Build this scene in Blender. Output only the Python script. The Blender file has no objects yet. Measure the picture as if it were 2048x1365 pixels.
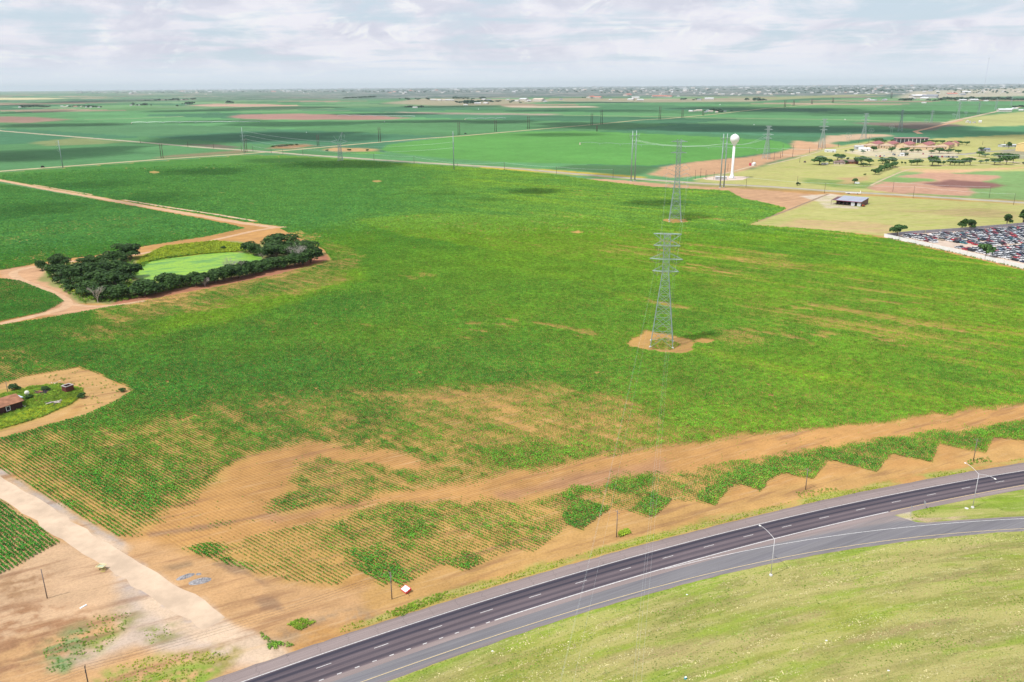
import bpy, math, random
import numpy as np
from mathutils import Vector, Matrix, Euler
R = math.radians
random.seed(7); rng = np.random.default_rng(7)
sc = bpy.context.scene
COL = sc.collection

# ---------------------------------------------------------------- camera
H = 111.0; F = 1590.0; ROLL = R(0.43); PITCH = math.atan(510.5 / F)
cam = bpy.data.objects.new('camera', bpy.data.cameras.new('camera')); COL.objects.link(cam)
cam.data.sensor_width = 36; cam.data.lens = F / 2048 * 36
cam.data.clip_start = 1; cam.data.clip_end = 200000
cam.matrix_world = Matrix.Translation((0, 0, H)) @ Matrix.Rotation(math.pi/2 - PITCH, 4, 'X') @ Matrix.Rotation(-ROLL, 4, 'Z')
sc.camera = cam

def G(x, y):
    """ground point (metres) under a pixel of the 2048 px photograph"""
    u = x - 1024; v = -(y - 682.5); c, s = math.cos(-ROLL), math.sin(-ROLL)
    u, v = u*c - v*s, u*s + v*c
    dy = F*math.cos(PITCH) + v*math.sin(PITCH); dz = -F*math.sin(PITCH) + v*math.cos(PITCH)
    t = H / -dz
    return np.array([u*t, dy*t])
def proj(X, Y, Z=0.0):
    dz = Z - H
    zc = Y*math.cos(PITCH) - dz*math.sin(PITCH); v = (Y*math.sin(PITCH) + dz*math.cos(PITCH))/zc*F; u = X/zc*F
    c, s = math.cos(ROLL), math.sin(ROLL)
    return 1024 + u*c - v*s, 682.5 - (u*s + v*c)
def zat(bx, by, ty):
    """height above the ground point under (bx,by) that shows at pixel row ty"""
    b = G(bx, by); lo, hi = 0.0, 400.0
    for _ in range(40):
        m = (lo+hi)/2
        if proj(b[0], b[1], m)[1] > ty: lo = m
        else: hi = m
    return lo
def mpp(x, y):
    b = G(x, y); return (b[1]*math.cos(PITCH) + H*math.sin(PITCH)) / F      # metres per px there

# ---------------------------------------------------------------- light
SUN_EL = R(58.5); SH = R(30)      # shadows fall along +X turned 30 deg towards +Y
to_sun = Vector((-math.cos(SH)*math.cos(SUN_EL), -math.sin(SH)*math.cos(SUN_EL), math.sin(SUN_EL)))
sl = bpy.data.lights.new('sun', 'SUN'); sl.energy = 5.0; sl.angle = R(0.53); sl.color = (1.0, 0.955, 0.88)
so = bpy.data.objects.new('sun', sl); COL.objects.link(so)
so.rotation_euler = (-to_sun).to_track_quat('-Z', 'Y').to_euler(); so.location = (0, 0, 300)

class NT:
    """tiny node helper"""
    def __init__(s, nt): s.nt = nt; nt.nodes.clear()
    def n(s, t, **k):
        nd = s.nt.nodes.new(t)
        for a, b in k.items(): setattr(nd, a, b)
        return nd
    def l(s, a, b): s.nt.links.new(a, b)
    def val(s, v, inp):
        if hasattr(v, 'is_output') : s.l(v, inp)
        elif v is not None: inp.default_value = v
    def math(s, op, a, b=None, c=None, clamp=False):
        nd = s.n('ShaderNodeMath', operation=op); nd.use_clamp = clamp
        for i, v in enumerate((a, b, c)):
            if v is not None: s.val(v, nd.inputs[i])
        return nd.outputs[0]
    def mr(s, v, a, b, c=0.0, d=1.0, t='SMOOTHSTEP'):
        nd = s.n('ShaderNodeMapRange', interpolation_type=t); nd.clamp = True
        s.val(v, nd.inputs[0])
        for i, x in enumerate((a, b, c, d)): s.val(x, nd.inputs[i+1])
        return nd.outputs[0]
    def mix(s, f, a, b, bt='MIX'):
        nd = s.n('ShaderNodeMix', data_type='RGBA', blend_type=bt)
        s.val(f, nd.inputs[0])
        for v, i in ((a, 6), (b, 7)):
            if isinstance(v, tuple): nd.inputs[i].default_value = (*v[:3], 1)
            else: s.l(v, nd.inputs[i])
        return nd.outputs[2]
    def noise(s, vec, scale, detail=2, rough=0.5, dist=0.0):
        nd = s.n('ShaderNodeTexNoise'); nd.inputs['Scale'].default_value = scale; nd.inputs['Detail'].default_value = detail
        nd.inputs['Roughness'].default_value = rough; nd.inputs['Distortion'].default_value = dist
        if vec is not None: s.l(vec, nd.inputs['Vector'])
        return nd.outputs[0]
    def mapping(s, vec, rot=0.0, scale=(1, 1, 1), loc=(0, 0, 0)):
        # texture rotate then scale
        a = s.n('ShaderNodeMapping'); a.inputs['Rotation'].default_value = (0, 0, rot); s.l(vec, a.inputs['Vector'])
        b = s.n('ShaderNodeMapping'); b.inputs['Scale'].default_value = scale; b.inputs['Location'].default_value = loc
        s.l(a.outputs[0], b.inputs['Vector']); return b.outputs[0]

# world: physical sky with a broken deck of pale cloud
w = bpy.data.worlds.new('World'); sc.world = w; w.use_nodes = True
N = NT(w.node_tree)
sky = N.n('ShaderNodeTexSky', sky_type='NISHITA'); sky.sun_disc = False
sky.sun_elevation = SUN_EL
sky.sun_rotation = math.atan2(to_sun.x, to_sun.y)
sky.air_density = 1.0; sky.dust_density = 1.5; sky.ozone_density = 1.0
geo = N.n('ShaderNodeTexCoord'); sep = N.n('ShaderNodeSeparateXYZ'); N.l(geo.outputs['Generated'], sep.inputs[0])
zz = N.math('ADD', N.math('MAXIMUM', sep.outputs[2], 0.0), 0.035)
cx = N.math('DIVIDE', sep.outputs[0], zz); cy = N.math('DIVIDE', sep.outputs[1], zz)
cmb = N.n('ShaderNodeCombineXYZ'); N.l(cx, cmb.inputs[0]); N.l(cy, cmb.inputs[1])
v1 = N.mapping(cmb.outputs[0], 0.0, (0.35, 0.42, 1), (3.1, 1.7, 0))
n1 = N.noise(v1, 1.0, 7, 0.58, 0.6)
# a second layer whose puffs stand up: shaped by true elevation
v2 = N.mapping(geo.outputs['Generated'], 0.0, (9, 9, 22), (2.3, 0.4, 0.7))
n2 = N.noise(v2, 1.0, 6, 0.6, 0.4)
cov = N.math('ADD', N.math('MULTIPLY', n1, 0.55), N.math('MULTIPLY', n2, 0.45))
m = N.mr(cov, 0.40, 0.54)
skyc = N.mix(1.0, sky.outputs[0], (0.10, 0.10, 0.10), 'MULTIPLY')
base = N.mix(0.80, skyc, (0.76, 0.90, 1.03))
n3 = N.noise(N.mapping(geo.outputs['Generated'], 0.0, (8, 8, 25), (7.3, 1.4, 3.7)), 1.0, 6, 0.6, 0.5)
cloudc = N.mix(N.mr(n3, 0.36, 0.60), (0.79, 0.79, 0.91), (1.04, 1.01, 1.08))
n4 = N.noise(N.mapping(geo.outputs['Generated'], 0.0, (17, 17, 34), (1.3, 4.4, 1.7)), 1.0, 7, 0.62, 0.8)
cloudc = N.mix(N.mr(n4, 0.52, 0.68, 0, 0.9), cloudc, (1.10, 1.09, 1.11))
skyf = N.mix(N.math('MULTIPLY', m, 0.85), base, cloudc)
# clear pale air below the cloud base, near the horizon
hz = N.mr(sep.outputs[2], 0.0, 0.045)
skyf = N.mix(hz, (0.90, 0.97, 1.06), skyf)
bg = N.n('ShaderNodeBackground'); N.l(skyf, bg.inputs[0]); bg.inputs[1].default_value = 1.0
out = N.n('ShaderNodeOutputWorld'); N.l(bg.outputs[0], out.inputs[0])

vs = sc.view_settings
vs.view_transform = 'Standard'; vs.look = 'None'; vs.exposure = -0.16; vs.gamma = 1.0; vs.use_curve_mapping = False

# ---------------------------------------------------------------- materials
_mats = {}
def mat(name, rgb, rough=0.8, var=0.18, scale=0.6, metal=0.0, spec=0.3):
    if name in _mats: return _mats[name]
    m_ = bpy.data.materials.new(name); m_.use_nodes = True; N = NT(m_.node_tree)
    tc = N.n('ShaderNodeTexCoord')
    f = N.mr(N.noise(tc.outputs['Object'], scale, 5, 0.6), 0.3, 0.7)
    c = N.mix(f, tuple(x*(1-var) for x in rgb), tuple(min(1, x*(1+var)) for x in rgb))
    b = N.n('ShaderNodeBsdfPrincipled'); N.l(c, b.inputs['Base Color'])
    b.inputs['Roughness'].default_value = rough; b.inputs['Metallic'].default_value = metal
    b.inputs['Specular IOR Level'].default_value = spec
    o = N.n('ShaderNodeOutputMaterial'); N.l(b.outputs[0], o.inputs[0])
    _mats[name] = m_; return m_
def leafmat(name, dark, light, scale=0.5):
    if name in _mats: return _mats[name]
    m_ = bpy.data.materials.new(name); m_.use_nodes = True; N = NT(m_.node_tree)
    tc = N.n('ShaderNodeTexCoord'); oi = N.n('ShaderNodeObjectInfo')
    f = N.mr(N.noise(tc.outputs['Object'], scale, 4, 0.6), 0.35, 0.65)
    f = N.math('ADD', N.math('MULTIPLY', f, 0.8), N.math('MULTIPLY', oi.outputs['Random'], 0.3), clamp=True)
    c = N.mix(f, dark, light)
    b = N.n('ShaderNodeBsdfPrincipled'); N.l(c, b.inputs['Base Color']); b.inputs['Roughness'].default_value = 0.6
    b.inputs['Specular IOR Level'].default_value = 0.15
    o = N.n('ShaderNodeOutputMaterial'); N.l(b.outputs[0], o.inputs[0])
    _mats[name] = m_; return m_
def instmat(name, dark, light):
    """leaf material whose hue follows the per-plant 'tint'"""
    m_ = bpy.data.materials.new(name); m_.use_nodes = True; N = NT(m_.node_tree)
    a = N.n('ShaderNodeAttribute', attribute_type='INSTANCER', attribute_name='tint')
    g = N.n('ShaderNodeNewGeometry')
    f2 = N.mr(N.noise(g.outputs['Position'], 3.0, 3, 0.6), 0.3, 0.7, 0.75, 1.25); f3 = N.mr(N.noise(g.outputs['Position'], .42, 4, 0.7), 0.32, 0.68, 0.58, 1.42, 'LINEAR'); f4 = N.mr(N.noise(g.outputs['Position'], .05, 4, 0.65), 0.35, 0.65, 0.86, 1.14, 'LINEAR'); f2 = N.math('MULTIPLY', f2, N.math('MULTIPLY', f3, f4))
    c = N.mix(a.outputs['Fac'], dark, light); c2 = N.n('ShaderNodeVectorMath', operation='SCALE')
    N.l(c, c2.inputs[0]); N.l(f2, c2.inputs['Scale'])
    b = N.n('ShaderNodeBsdfPrincipled'); N.l(c2.outputs[0], b.inputs['Base Color']); b.inputs['Roughness'].default_value = 0.65
    b.inputs['Specular IOR Level'].default_value = 0.12
    o = N.n('ShaderNodeOutputMaterial'); N.l(b.outputs[0], o.inputs[0]); return m_

# ---------------------------------------------------------------- mesh helpers
class MB:
    def __init__(s): s.v = []; s.f = []; s.m = []
    def quad(s, a, b, c, d, m=0):
        i = len(s.v); s.v += [tuple(a), tuple(b), tuple(c), tuple(d)]; s.f.append((i, i+1, i+2, i+3)); s.m.append(m)
    def poly(s, pts, m=0):
        i = len(s.v); s.v += [tuple(p) for p in pts]; s.f.append(tuple(range(i, i+len(pts)))); s.m.append(m)
    def hexa(s, p, m=0):      # 8 points: bottom 4 ccw, top 4 ccw
        i = len(s.v); s.v += [tuple(q) for q in p]
        for f in ((3,2,1,0),(4,5,6,7),(0,1,5,4),(1,2,6,5),(2,3,7,6),(3,0,4,7)): s.f.append(tuple(i+k for k in f)); s.m.append(m)
    def box(s, c, d, rz=0.0, m=0):
        x, y, z = d[0]/2, d[1]/2, d[2]/2; cc, ss = math.cos(rz), math.sin(rz)
        pts = [(c[0]+a*x*cc-b*y*ss, c[1]+a*x*ss+b*y*cc, c[2]+e*z) for e in (-1,1) for a,b in ((-1,-1),(1,-1),(1,1),(-1,1))]
        s.hexa(pts, m)
    def bar(s, a, b, r, r2=None, n=4, m=0, caps=True):
        a = Vector(a); b = Vector(b); d = (b-a)
        if d.length < 1e-6: return
        r2 = r if r2 is None else r2
        d.normalize(); u = d.orthogonal().normalized(); w_ = d.cross(u)
        i = len(s.v)
        for p, rr in ((a, r), (b, r2)):
            for k in range(n):
                t = 2*math.pi*(k+.5)/n; s.v.append(tuple(p + (u*math.cos(t)+w_*math.sin(t))*rr))
        for k in range(n): s.f.append((i+k, i+(k+1)%n, i+n+(k+1)%n, i+n+k)); s.m.append(m)
        if caps:
            s.f.append(tuple(i+k for k in reversed(range(n)))); s.m.append(m)
            s.f.append(tuple(i+n+k for k in range(n))); s.m.append(m)
    def lathe(s, prof, n=24, c=(0,0,0), m=0):
        i = len(s.v)
        for r, z in prof:
            for k in range(n):
                t = 2*math.pi*k/n; s.v.append((c[0]+r*math.cos(t), c[1]+r*math.sin(t), c[2]+z))
        for j in range(len(prof)-1):
            for k in range(n): s.f.append((i+j*n+k, i+j*n+(k+1)%n, i+(j+1)*n+(k+1)%n, i+(j+1)*n+k)); s.m.append(m)
        s.f.append(tuple(i+k for k in reversed(range(n)))); s.m.append(m)
        s.f.append(tuple(i+(len(prof)-1)*n+k for k in range(n))); s.m.append(m)
    def mesh(s, name, mats, smooth=False):
        me = bpy.data.meshes.new(name); me.from_pydata(s.v, [], s.f)
        if not isinstance(mats, (list, tuple)): mats = [mats]
        for q in mats: me.materials.append(q)
        if any(s.m): me.polygons.foreach_set('material_index', s.m)
        if smooth: me.polygons.foreach_set('use_smooth', [True]*len(s.f))
        me.update(); return me
    def build(s, name, mats, parent=None, smooth=False, loc=None, **tags):
        return link(name, s.mesh(name, mats, smooth), parent, loc, **tags)
def link(name, me, parent=None, loc=None, rz=0.0, scale=None, label=None, cat=None, group=None, kind=None):
    o = bpy.data.objects.new(name, me); COL.objects.link(o)
    if parent is not None: o.parent = parent
    if loc is not None: o.location = loc
    if rz: o.rotation_euler = (0, 0, rz)
    if scale is not None: o.scale = scale if isinstance(scale, (tuple, list)) else (scale,)*3
    for k, v in (('label', label), ('category', cat), ('group', group), ('kind', kind)):
        if v: o[k] = v
    return o
def root(name, loc, rz=0.0, **t):
    o = link(name, None, None, (loc[0], loc[1], loc[2] if len(loc) > 2 else 0.0), rz, **t); return o
def copy_tree(o, parent=None):
    c = o.copy(); COL.objects.link(c)
    if parent is not None: c.parent = parent
    for ch in list(o.children): copy_tree(ch, c)
    return c
ORD = 'first second third fourth fifth sixth seventh eighth ninth tenth eleventh twelfth thirteenth fourteenth fifteenth sixteenth seventeenth eighteenth nineteenth twentieth'.split()
def ordw(i):
    if i >= 99: return 'hundred-and-'+ordw(i-100) if i > 99 else 'hundredth'
    if i < 20: return ORD[i]
    t, u = divmod(i+1, 10); tens = ['', '', 'twenty', 'thirty', 'forty', 'fifty', 'sixty', 'seventy', 'eighty', 'ninety'][t]
    return (tens[:-1] + 'ieth') if u == 0 else tens + '-' + ORD[u-1]

# ---------------------------------------------------------------- noise / polygon tools (numpy)
def vnoise(x, y, seed=0):
    xi = np.floor(x).astype(np.int64); yi = np.floor(y).astype(np.int64); xf = x-xi; yf = y-yi
    def h(a, b):
        n = (a*374761393 + b*668265263 + seed*1442695041) & 0xffffffff
        n = ((n ^ (n >> 13))*1274126177) & 0xffffffff
        return ((n ^ (n >> 16)) & 0xffff)/65535.0
    u = xf*xf*(3-2*xf); v = yf*yf*(3-2*yf)
    return (h(xi,yi)*(1-u)+h(xi+1,yi)*u)*(1-v) + (h(xi,yi+1)*(1-u)+h(xi+1,yi+1)*u)*v
def fbm(x, y, seed=0, octv=4):
    s = 0; a = .5; t = 0
    for k in range(octv): s = s + a*vnoise(x*2**k, y*2**k, seed+k); t += a; a *= .55
    return s/t
def sst(x, a, b):
    t = np.clip((x-a)/(b-a), 0, 1); return t*t*(3-2*t)
def sdf(P, X, Y):
    """signed distance (inside positive) of points to polygon P (n,2)"""
    d2 = np.full(X.shape, 1e18); ins = np.zeros(X.shape, bool)
    n = len(P)
    for i in range(n):
        a = P[i]; b = P[(i+1) % n]; e = b-a; L = max(1e-9, e@e)
        t = np.clip(((X-a[0])*e[0]+(Y-a[1])*e[1])/L, 0, 1)
        d2 = np.minimum(d2, (X-a[0]-t*e[0])**2+(Y-a[1]-t*e[1])**2)
        if a[1] != b[1]:
            c = ((a[1] > Y) != (b[1] > Y)); xx = e[0]*(Y-a[1])/(b[1]-a[1])+a[0]
            ins ^= c & (X < xx)
    return np.where(ins, 1, -1)*np.sqrt(d2)
def pmask(px, X, Y, soft=2.0, amp=2.0, nl=12.0, seed=1, line=None):
    """soft-edged mask of a pixel polygon laid on the ground; line = half width -> a band along the polyline"""
    P = np.array([G(*q) for q in px])
    pad = soft+amp+(line or 0)+1
    sel = np.where((X > P[:,0].min()-pad) & (X < P[:,0].max()+pad) & (Y > P[:,1].min()-pad) & (Y < P[:,1].max()+pad))[0]
    out = np.zeros(X.shape)
    if not len(sel): return out
    x, y = X[sel], Y[sel]
    if line is None: d = sdf(P, x, y)
    else:
        d2 = np.full(x.shape, 1e18)
        for a, b in zip(P, P[1:]):
            e = b-a; t = np.clip(((x-a[0])*e[0]+(y-a[1])*e[1])/max(1e-9, e@e), 0, 1)
            d2 = np.minimum(d2, (x-a[0]-t*e[0])**2+(y-a[1]-t*e[1])**2)
        d = line-np.sqrt(d2)
    d = d + (fbm(x/nl, y/nl, seed)-.5)*2*amp
    out[sel] = sst(d, -soft, soft); return out

# highway frame: s along, n across (left of travel positive)
HA = R(26.8); HO = np.array([0.0, 158.0])
def nc(s):      # centre line of the two through lanes
    s = np.asarray(s, float); q = np.clip(s, -90, 190)
    v = -4.7-0.0122*q-0.00058*q*q
    sl_ = -0.0122-0.00116*q
    return v + (s-q)*sl_
def hw(s, off):
    n = nc(s)+off
    return np.stack([HO[0]+s*math.cos(HA)-n*math.sin(HA), HO[1]+s*math.sin(HA)+n*math.cos(HA)], -1)
def hsn(X, Y):
    x = X-HO[0]; y = Y-HO[1]; s = x*math.cos(HA)+y*math.sin(HA)
    return s, -x*math.sin(HA)+y*math.cos(HA)-nc(s)
def rampN(s, kind):        # absolute n of the ramp lines
    s = np.asarray(s, float); q = np.clip(s, -60, 170)
    c = dict(Y=(-3.3e-6,-8.68e-4,-.02599,-13.182), O=(-2.4e-6,-1.0324e-3,-.01536,-14.9), L=(7e-7,-1.8376e-3,.0403292,-9.059))[kind]
    v = np.polyval(c, q); dv = np.polyval(np.polyder(c), q)
    return v+(s-q)*dv
def fr(s, n):
    return np.stack([HO[0]+s*math.cos(HA)-n*math.sin(HA), HO[1]+s*math.sin(HA)+n*math.cos(HA)], -1)
RA = R(-38.3)              # crop row direction

# ---------------------------------------------------------------- crop cover
ZIG = [(2120,872),(2048,883),(1987,876.6),(1970.6,908.4),(1877.5,889),(1865,926),(1784,909.7),(1753,945),(1672.6,924),(1654,924),(1627,960.6),(1563,947),(1536,965.6),(1520,984.5),(1482,970),(1460,976.7),(1429.5,1012.4),(1399,1005.6),(1344,1002),(1305,1039),(1259,1024),(1221.6,1017.5),(1163.7,1063.5),(1136.5,1053),(1065,1107),(1034,1097.6),(929.4,1143.6),(900,1131.7),(878,1133),(798,1176),(785,1166),(766,1175),(709.6,1138.5),(703,1152),(675.5,1172.6),(600,1165),(520,1150),(420,1120)]
MAIN = [(-120,670),(0,652),(130,631),(230,613),(400,581),(560,549),(662,520),(648,500),(560,458),(450,441),(280,409),(140,387),(0,363),(-120,345),(0,346),(256,327),(480,312),(560,311),(683,318),(768,325),(873,331),(1024,341),(1124,351),(1180,360),(1300,374),(1400,379),(1457,382),(1484,397),(1525,405),(1574,417),(1540,434),(1497,450),(1600,457),(1680,464),(1765,476),(1900,508),(2048,543),(2120,560)] + ZIG + [(300,1075),(232,1074),(110,1005),(0,938),(-120,872)]
FIELD2 = [(-120,350),(0,367),(140,391),(270,413),(430,443),(490,456),(420,472),(300,491),(190,512),(140,518),(68,529),(10,540),(-120,556)]
FIELD3 = [(-120,562),(0,558),(40,562),(80,578),(115,592),(128,604),(90,625),(0,644),(-120,664)]
FIELD4 = [(-120,915),(-30,985),(0,1000),(118,1086),(60,1118),(0,1150),(-120,1215)]
PLOT = [(-80,785),(0,768),(60,752),(155,736),(200,750),(265,782),(240,800),(170,830),(100,850),(0,880),(-80,900)]
STRIP = [(300,1072),(420,1050),(560,1030),(700,1004),(800,984),(950,965),(1024,948),(1150,925),(1250,905),(1330,890),(1400,888),(1500,872),(1630,858),(1700,850),(1800,845),(1870,828),(1960,819),(2120,800),(2120,832),(2048,842),(1950,857),(1870,866),(1790,872),(1700,884),(1640,898),(1540,914),(1480,925),(1400,936),(1340,955),(1300,950),(1225,953),(1190,975),(1100,986),(1040,1000),(940,1003),(800,1005),(700,1025),(620,1052),(560,1062),(300,1110)]
LOBE = [(262,1080),(330,1022),(400,985),(440,965),(455,935),(520,905),(600,890),(640,886),(700,905),(760,900),(850,925),(905,932),(840,942),(760,935),(700,925),(660,915),(600,925),(585,945),(575,975),(560,1000),(545,1040),(420,1060),(300,1085)]
TOWERPAD = [(1250,690),(1290,664),(1345,672),(1385,680),(1392,695),(1360,710),(1300,703)]
PAD2 = [(1322,443),(1335,438),(1370,438),(1378,444),(1345,447)]
CIRC = [(762,300),(775,290),(830,282),(900,274),(1024,265),(1150,262),(1300,268),(1450,275),(1560,283),(1583,292),(1575,300),(1540,305),(1430,320),(1300,332),(1150,328),(1010,325),(900,318),(820,310),(775,304)]

def cropfield(X, Y):
    """(cover 0..1, tint 0..1) of the cotton"""
    c, s = math.cos(RA), math.sin(RA)
    a = X*c+Y*s; b = -X*s+Y*c                       # along / across the rows
    D = np.zeros(X.shape); T = np.full(X.shape, .38)
    def L(A, v, m_): return A+(v-A)*m_
    fl = {'MAIN': pmask(MAIN, X, Y, .5, .3, 5)}
    D = L(D, .97, fl['MAIN'])
    streak = fbm(a/38, b/3.2, 5); patch = fbm(a/30, b/22, 9); fine = fbm(a/7, b/2.0, 21)
    # thin stand over the lower third
    for poly, v, so_, am in (
        ([(-80,880),(0,870),(150,860),(280,850),(420,800),(620,780),(760,775),(900,770),(1050,765),(1250,790),(1350,830),(1420,870),(1330,905),(1000,980),(700,1020),(300,1100),(0,1000)], .66, 9, 12),
        ([(0,905),(90,895),(200,935),(330,985),(300,1050),(240,1080),(100,1010),(0,935)], .52, 4, 6),
        ([(60,900),(150,890),(260,920),(380,945),(440,925),(440,960),(400,990),(310,1040),(240,1030),(150,985)], .78, 5, 7),
        ([(600,925),(700,920),(800,930),(900,935),(1024,930),(1000,955),(870,975),(760,985),(640,1005),(585,985)], .52, 5, 7),
        ([(380,840),(520,820),(640,850),(620,885),(520,900),(430,900)], .74, 5, 6),
        ([(760,790),(900,770),(1080,770),(1250,800),(1330,850),(1290,890),(1100,900),(900,890),(800,840)], .50, 7, 10),
        ([(640,840),(760,815),(850,860),(960,890),(1000,920),(860,925),(760,895)], .66, 6, 8),
        ([(990,905),(1060,895),(1130,905),(1120,925),(1020,945),(985,930)], .82, 4, 5),
        ([(1100,985),(1190,970),(1300,950),(1400,935),(1540,915),(1700,885),(1950,857),(2120,835),(2120,900),(1600,1000),(1000,1120),(700,1180),(520,1160),(560,1062),(700,1025),(850,1003)], .50, 2, 3),
        ([(500,1060),(640,1050),(680,1100),(690,1180),(520,1160),(420,1120)], .36, 3, 4),
        ([(1570,900),(1700,885),(1850,866),(2120,835),(2120,900),(1970,910),(1865,928),(1753,947),(1627,962),(1480,985),(1440,960)], .82, 2, 3),
        ([(1259,1024),(1300,990),(1344,1002),(1305,1041)], .95, 1, 1.5),
        ([(1136,1055),(1120,1035),(1165,1000),(1222,1017),(1163,1065)], .93, 1, 1.5),
        ([(1395,1005),(1400,985),(1455,965),(1470,975),(1429,1013)], .9, 1, 1.5),
        ([(720,1140),(700,1105),(760,1110),(800,1150),(798,1178),(766,1177)], .85, 2, 3),
        ([(1110,990),(1170,968),(1210,980),(1140,1000)], .86, 1.5, 2),
        ([(1205,975),(1240,955),(1300,955),(1290,975),(1230,985)], .88, 1.5, 2),
        ([(830,1085),(740,1020),(800,1005),(880,1020),(880,1060)], .72, 3, 3),
        ([(500,700),(700,560),(1100,600),(1250,700),(1000,760),(640,775),(300,800)], 1.0, 20, 10),
        # thinner around the grove and on the right-hand slope
        ([(170,625),(400,580),(560,548),(665,520),(735,510),(700,560),(600,590),(450,620),(250,650)], .58, 4, 8),
        ([(230,612),(400,580),(560,548),(662,520),(665,526),(560,556),(430,584),(300,612)], .36, 2, 3),
        ([(560,460),(640,470),(730,508),(680,522),(645,500),(560,470)], .62, 4, 5),
        ([(540,470),(600,462),(640,480),(560,484)], .45, 3, 3),
        ([(1300,480),(1500,500),(1800,560),(2120,620),(2120,700),(1750,690),(1500,640),(1380,560)], .80, 12, 14),
        ([(700,440),(860,428),(1080,432),(1300,470),(1480,505),(1250,520),(1000,500),(800,470)], .80, 5, 6),
        ([(1480,505),(1560,510),(1600,540),(1500,540)], .62, 6, 8),
        ([(1420,655),(1500,665),(1540,690),(1460,695)], .62, 3, 6),
        ([(1640,640),(1850,650),(2048,700),(1900,700)], .70, 6, 9),
        ([(-80,700),(60,700),(140,735),(60,765),(-80,775)], .72, 5, 6),
        ([(100,660),(260,650),(330,670),(150,690)], .70, 5, 6),
        ([(150,428),(320,432),(420,470),(250,480),(0,470),(0,455)], .75, 8, 10),
    ):
        mk = pmask(poly, X, Y, so_, am, 14, 3)*fl['MAIN']; D = L(D, v, mk)
    mot = fbm(a/5.0, b/2.2, 27, 3)
    D = D + (streak-.5)*.60*(1-np.abs(D-.62)*1.5).clip(0, 1) + (patch-.5)*.35*(1-D*.60) + (fine-.5)*.35 + (mot-.5)*.34
    D = D*fl['MAIN']
    lst = fbm(a/95, b/7.5, 61, 4); lw = sst(X*.8+Y*.3, 60, 330); D = D-.40*sst(lst, .48, .74)*lw*(D > .6)
    T0 = .22*sst(lst, .44, .68)*lw
    # scattered bald spots anywhere
    bald = sst(fbm(a/26+9, b/9, 33), .70, .80)*sst(fbm(X/150, Y/150, 35), .40, .62); D = D*(1-.55*bald)
    hole = sst(fbm(a/5+3, b/3.5, 77, 3), .80, .90); D = D*(1-.9*hole)
    for P, v in ((FIELD2, .93), (FIELD3, .97), (FIELD4, .97)):
        mk = pmask(P, X, Y, .6, .6, 5); D = L(D, v-.25*sst(patch, .5, .75)-.2*(fine-.4)*(v < .95), mk)
    mk = pmask([(40,462),(150,440),(260,425),(330,432),(300,445),(180,460),(60,480),(0,482)], X, Y, 10, 14, 20, 8); D = L(D, .62, mk*.8)
    for P, so_, am in ((STRIP, 2.8, 4.2), (LOBE, 3.2, 5.5), (PLOT, .8, 1.6)):
        mk = pmask(P, X, Y, so_, am, 9, 13); D = D*(1-mk*(.97 if P is not PLOT else 1))
    D = D*(1-pmask(TOWERPAD, X, Y, 1.2, 3.2, 5, 4)); D = D*(1-.85*pmask(PAD2, X, Y, 2.5, 6, 7, 4))
    for ln, w_ in (([(-60,351),(0,361),(100,380),(200,397),(300,415),(400,432),(480,446),(555,456)], 6.0), ([(245,400),(330,414),(430,429),(512,443)], 2.6), ([(67,370),(130,381),(185,390)], 2.4)): D = D*(1-pmask(ln, X, Y, 1.2, 1.5, 8, 6, w_))
    for cx_, cy_, rx in ((1155,465,12),(308,345,13),(754,363,12),(755,394,3),(1405,683,22),(1345,1000,0)):
        if rx: D = D*(1-pmask([(cx_-rx,cy_),(cx_,cy_-rx*.25),(cx_+rx,cy_),(cx_,cy_+rx*.25)], X, Y, 2, 2, 8, 2))
    # hue: fresh green in the middle left, yellower to the right and on the weak ground
    tl = sst(X*.9+Y*.35, -120, 330)*.34+.14
    T = T0+tl+(fbm(X/60, Y/60, 41)-.5)*.45+(1-D.clip(0, 1))*.18
    T = L(T, .62, pmask([(700,440),(860,428),(1080,432),(1300,470),(1480,505),(1300,525),(1000,505),(800,470)], X, Y, 5, 6))
    T = L(T, .80, .7*pmask([(300,650),(480,600),(640,570),(720,540),(730,560),(620,600),(480,640),(350,665)], X, Y, 10, 10))
    T = L(T, .22, .8*pmask(FIELD2, X, Y, 3, 3)); T = L(T, .12, pmask(FIELD3, X, Y, 3, 3)); T = L(T, .10, pmask(FIELD4, X, Y, 2, 2))
    T = L(T, .24, .8*pmask([(0,352),(256,330),(500,314),(760,330),(900,345),(800,420),(600,460),(400,425),(200,395)], X, Y, 40, 30, 60))
    T = L(T, .15, .7*pmask([(1563,947),(1672,924),(1753,945),(1784,910),(1865,926),(1877,889),(1970,908),(1987,877),(2120,872),(2120,835),(1850,866),(1600,905),(1300,960),(1100,1000),(1136,1055),(1163,1063)], X, Y, 3, 3))
    return D.clip(0, 1.1), T.clip(0, 1)

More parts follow.
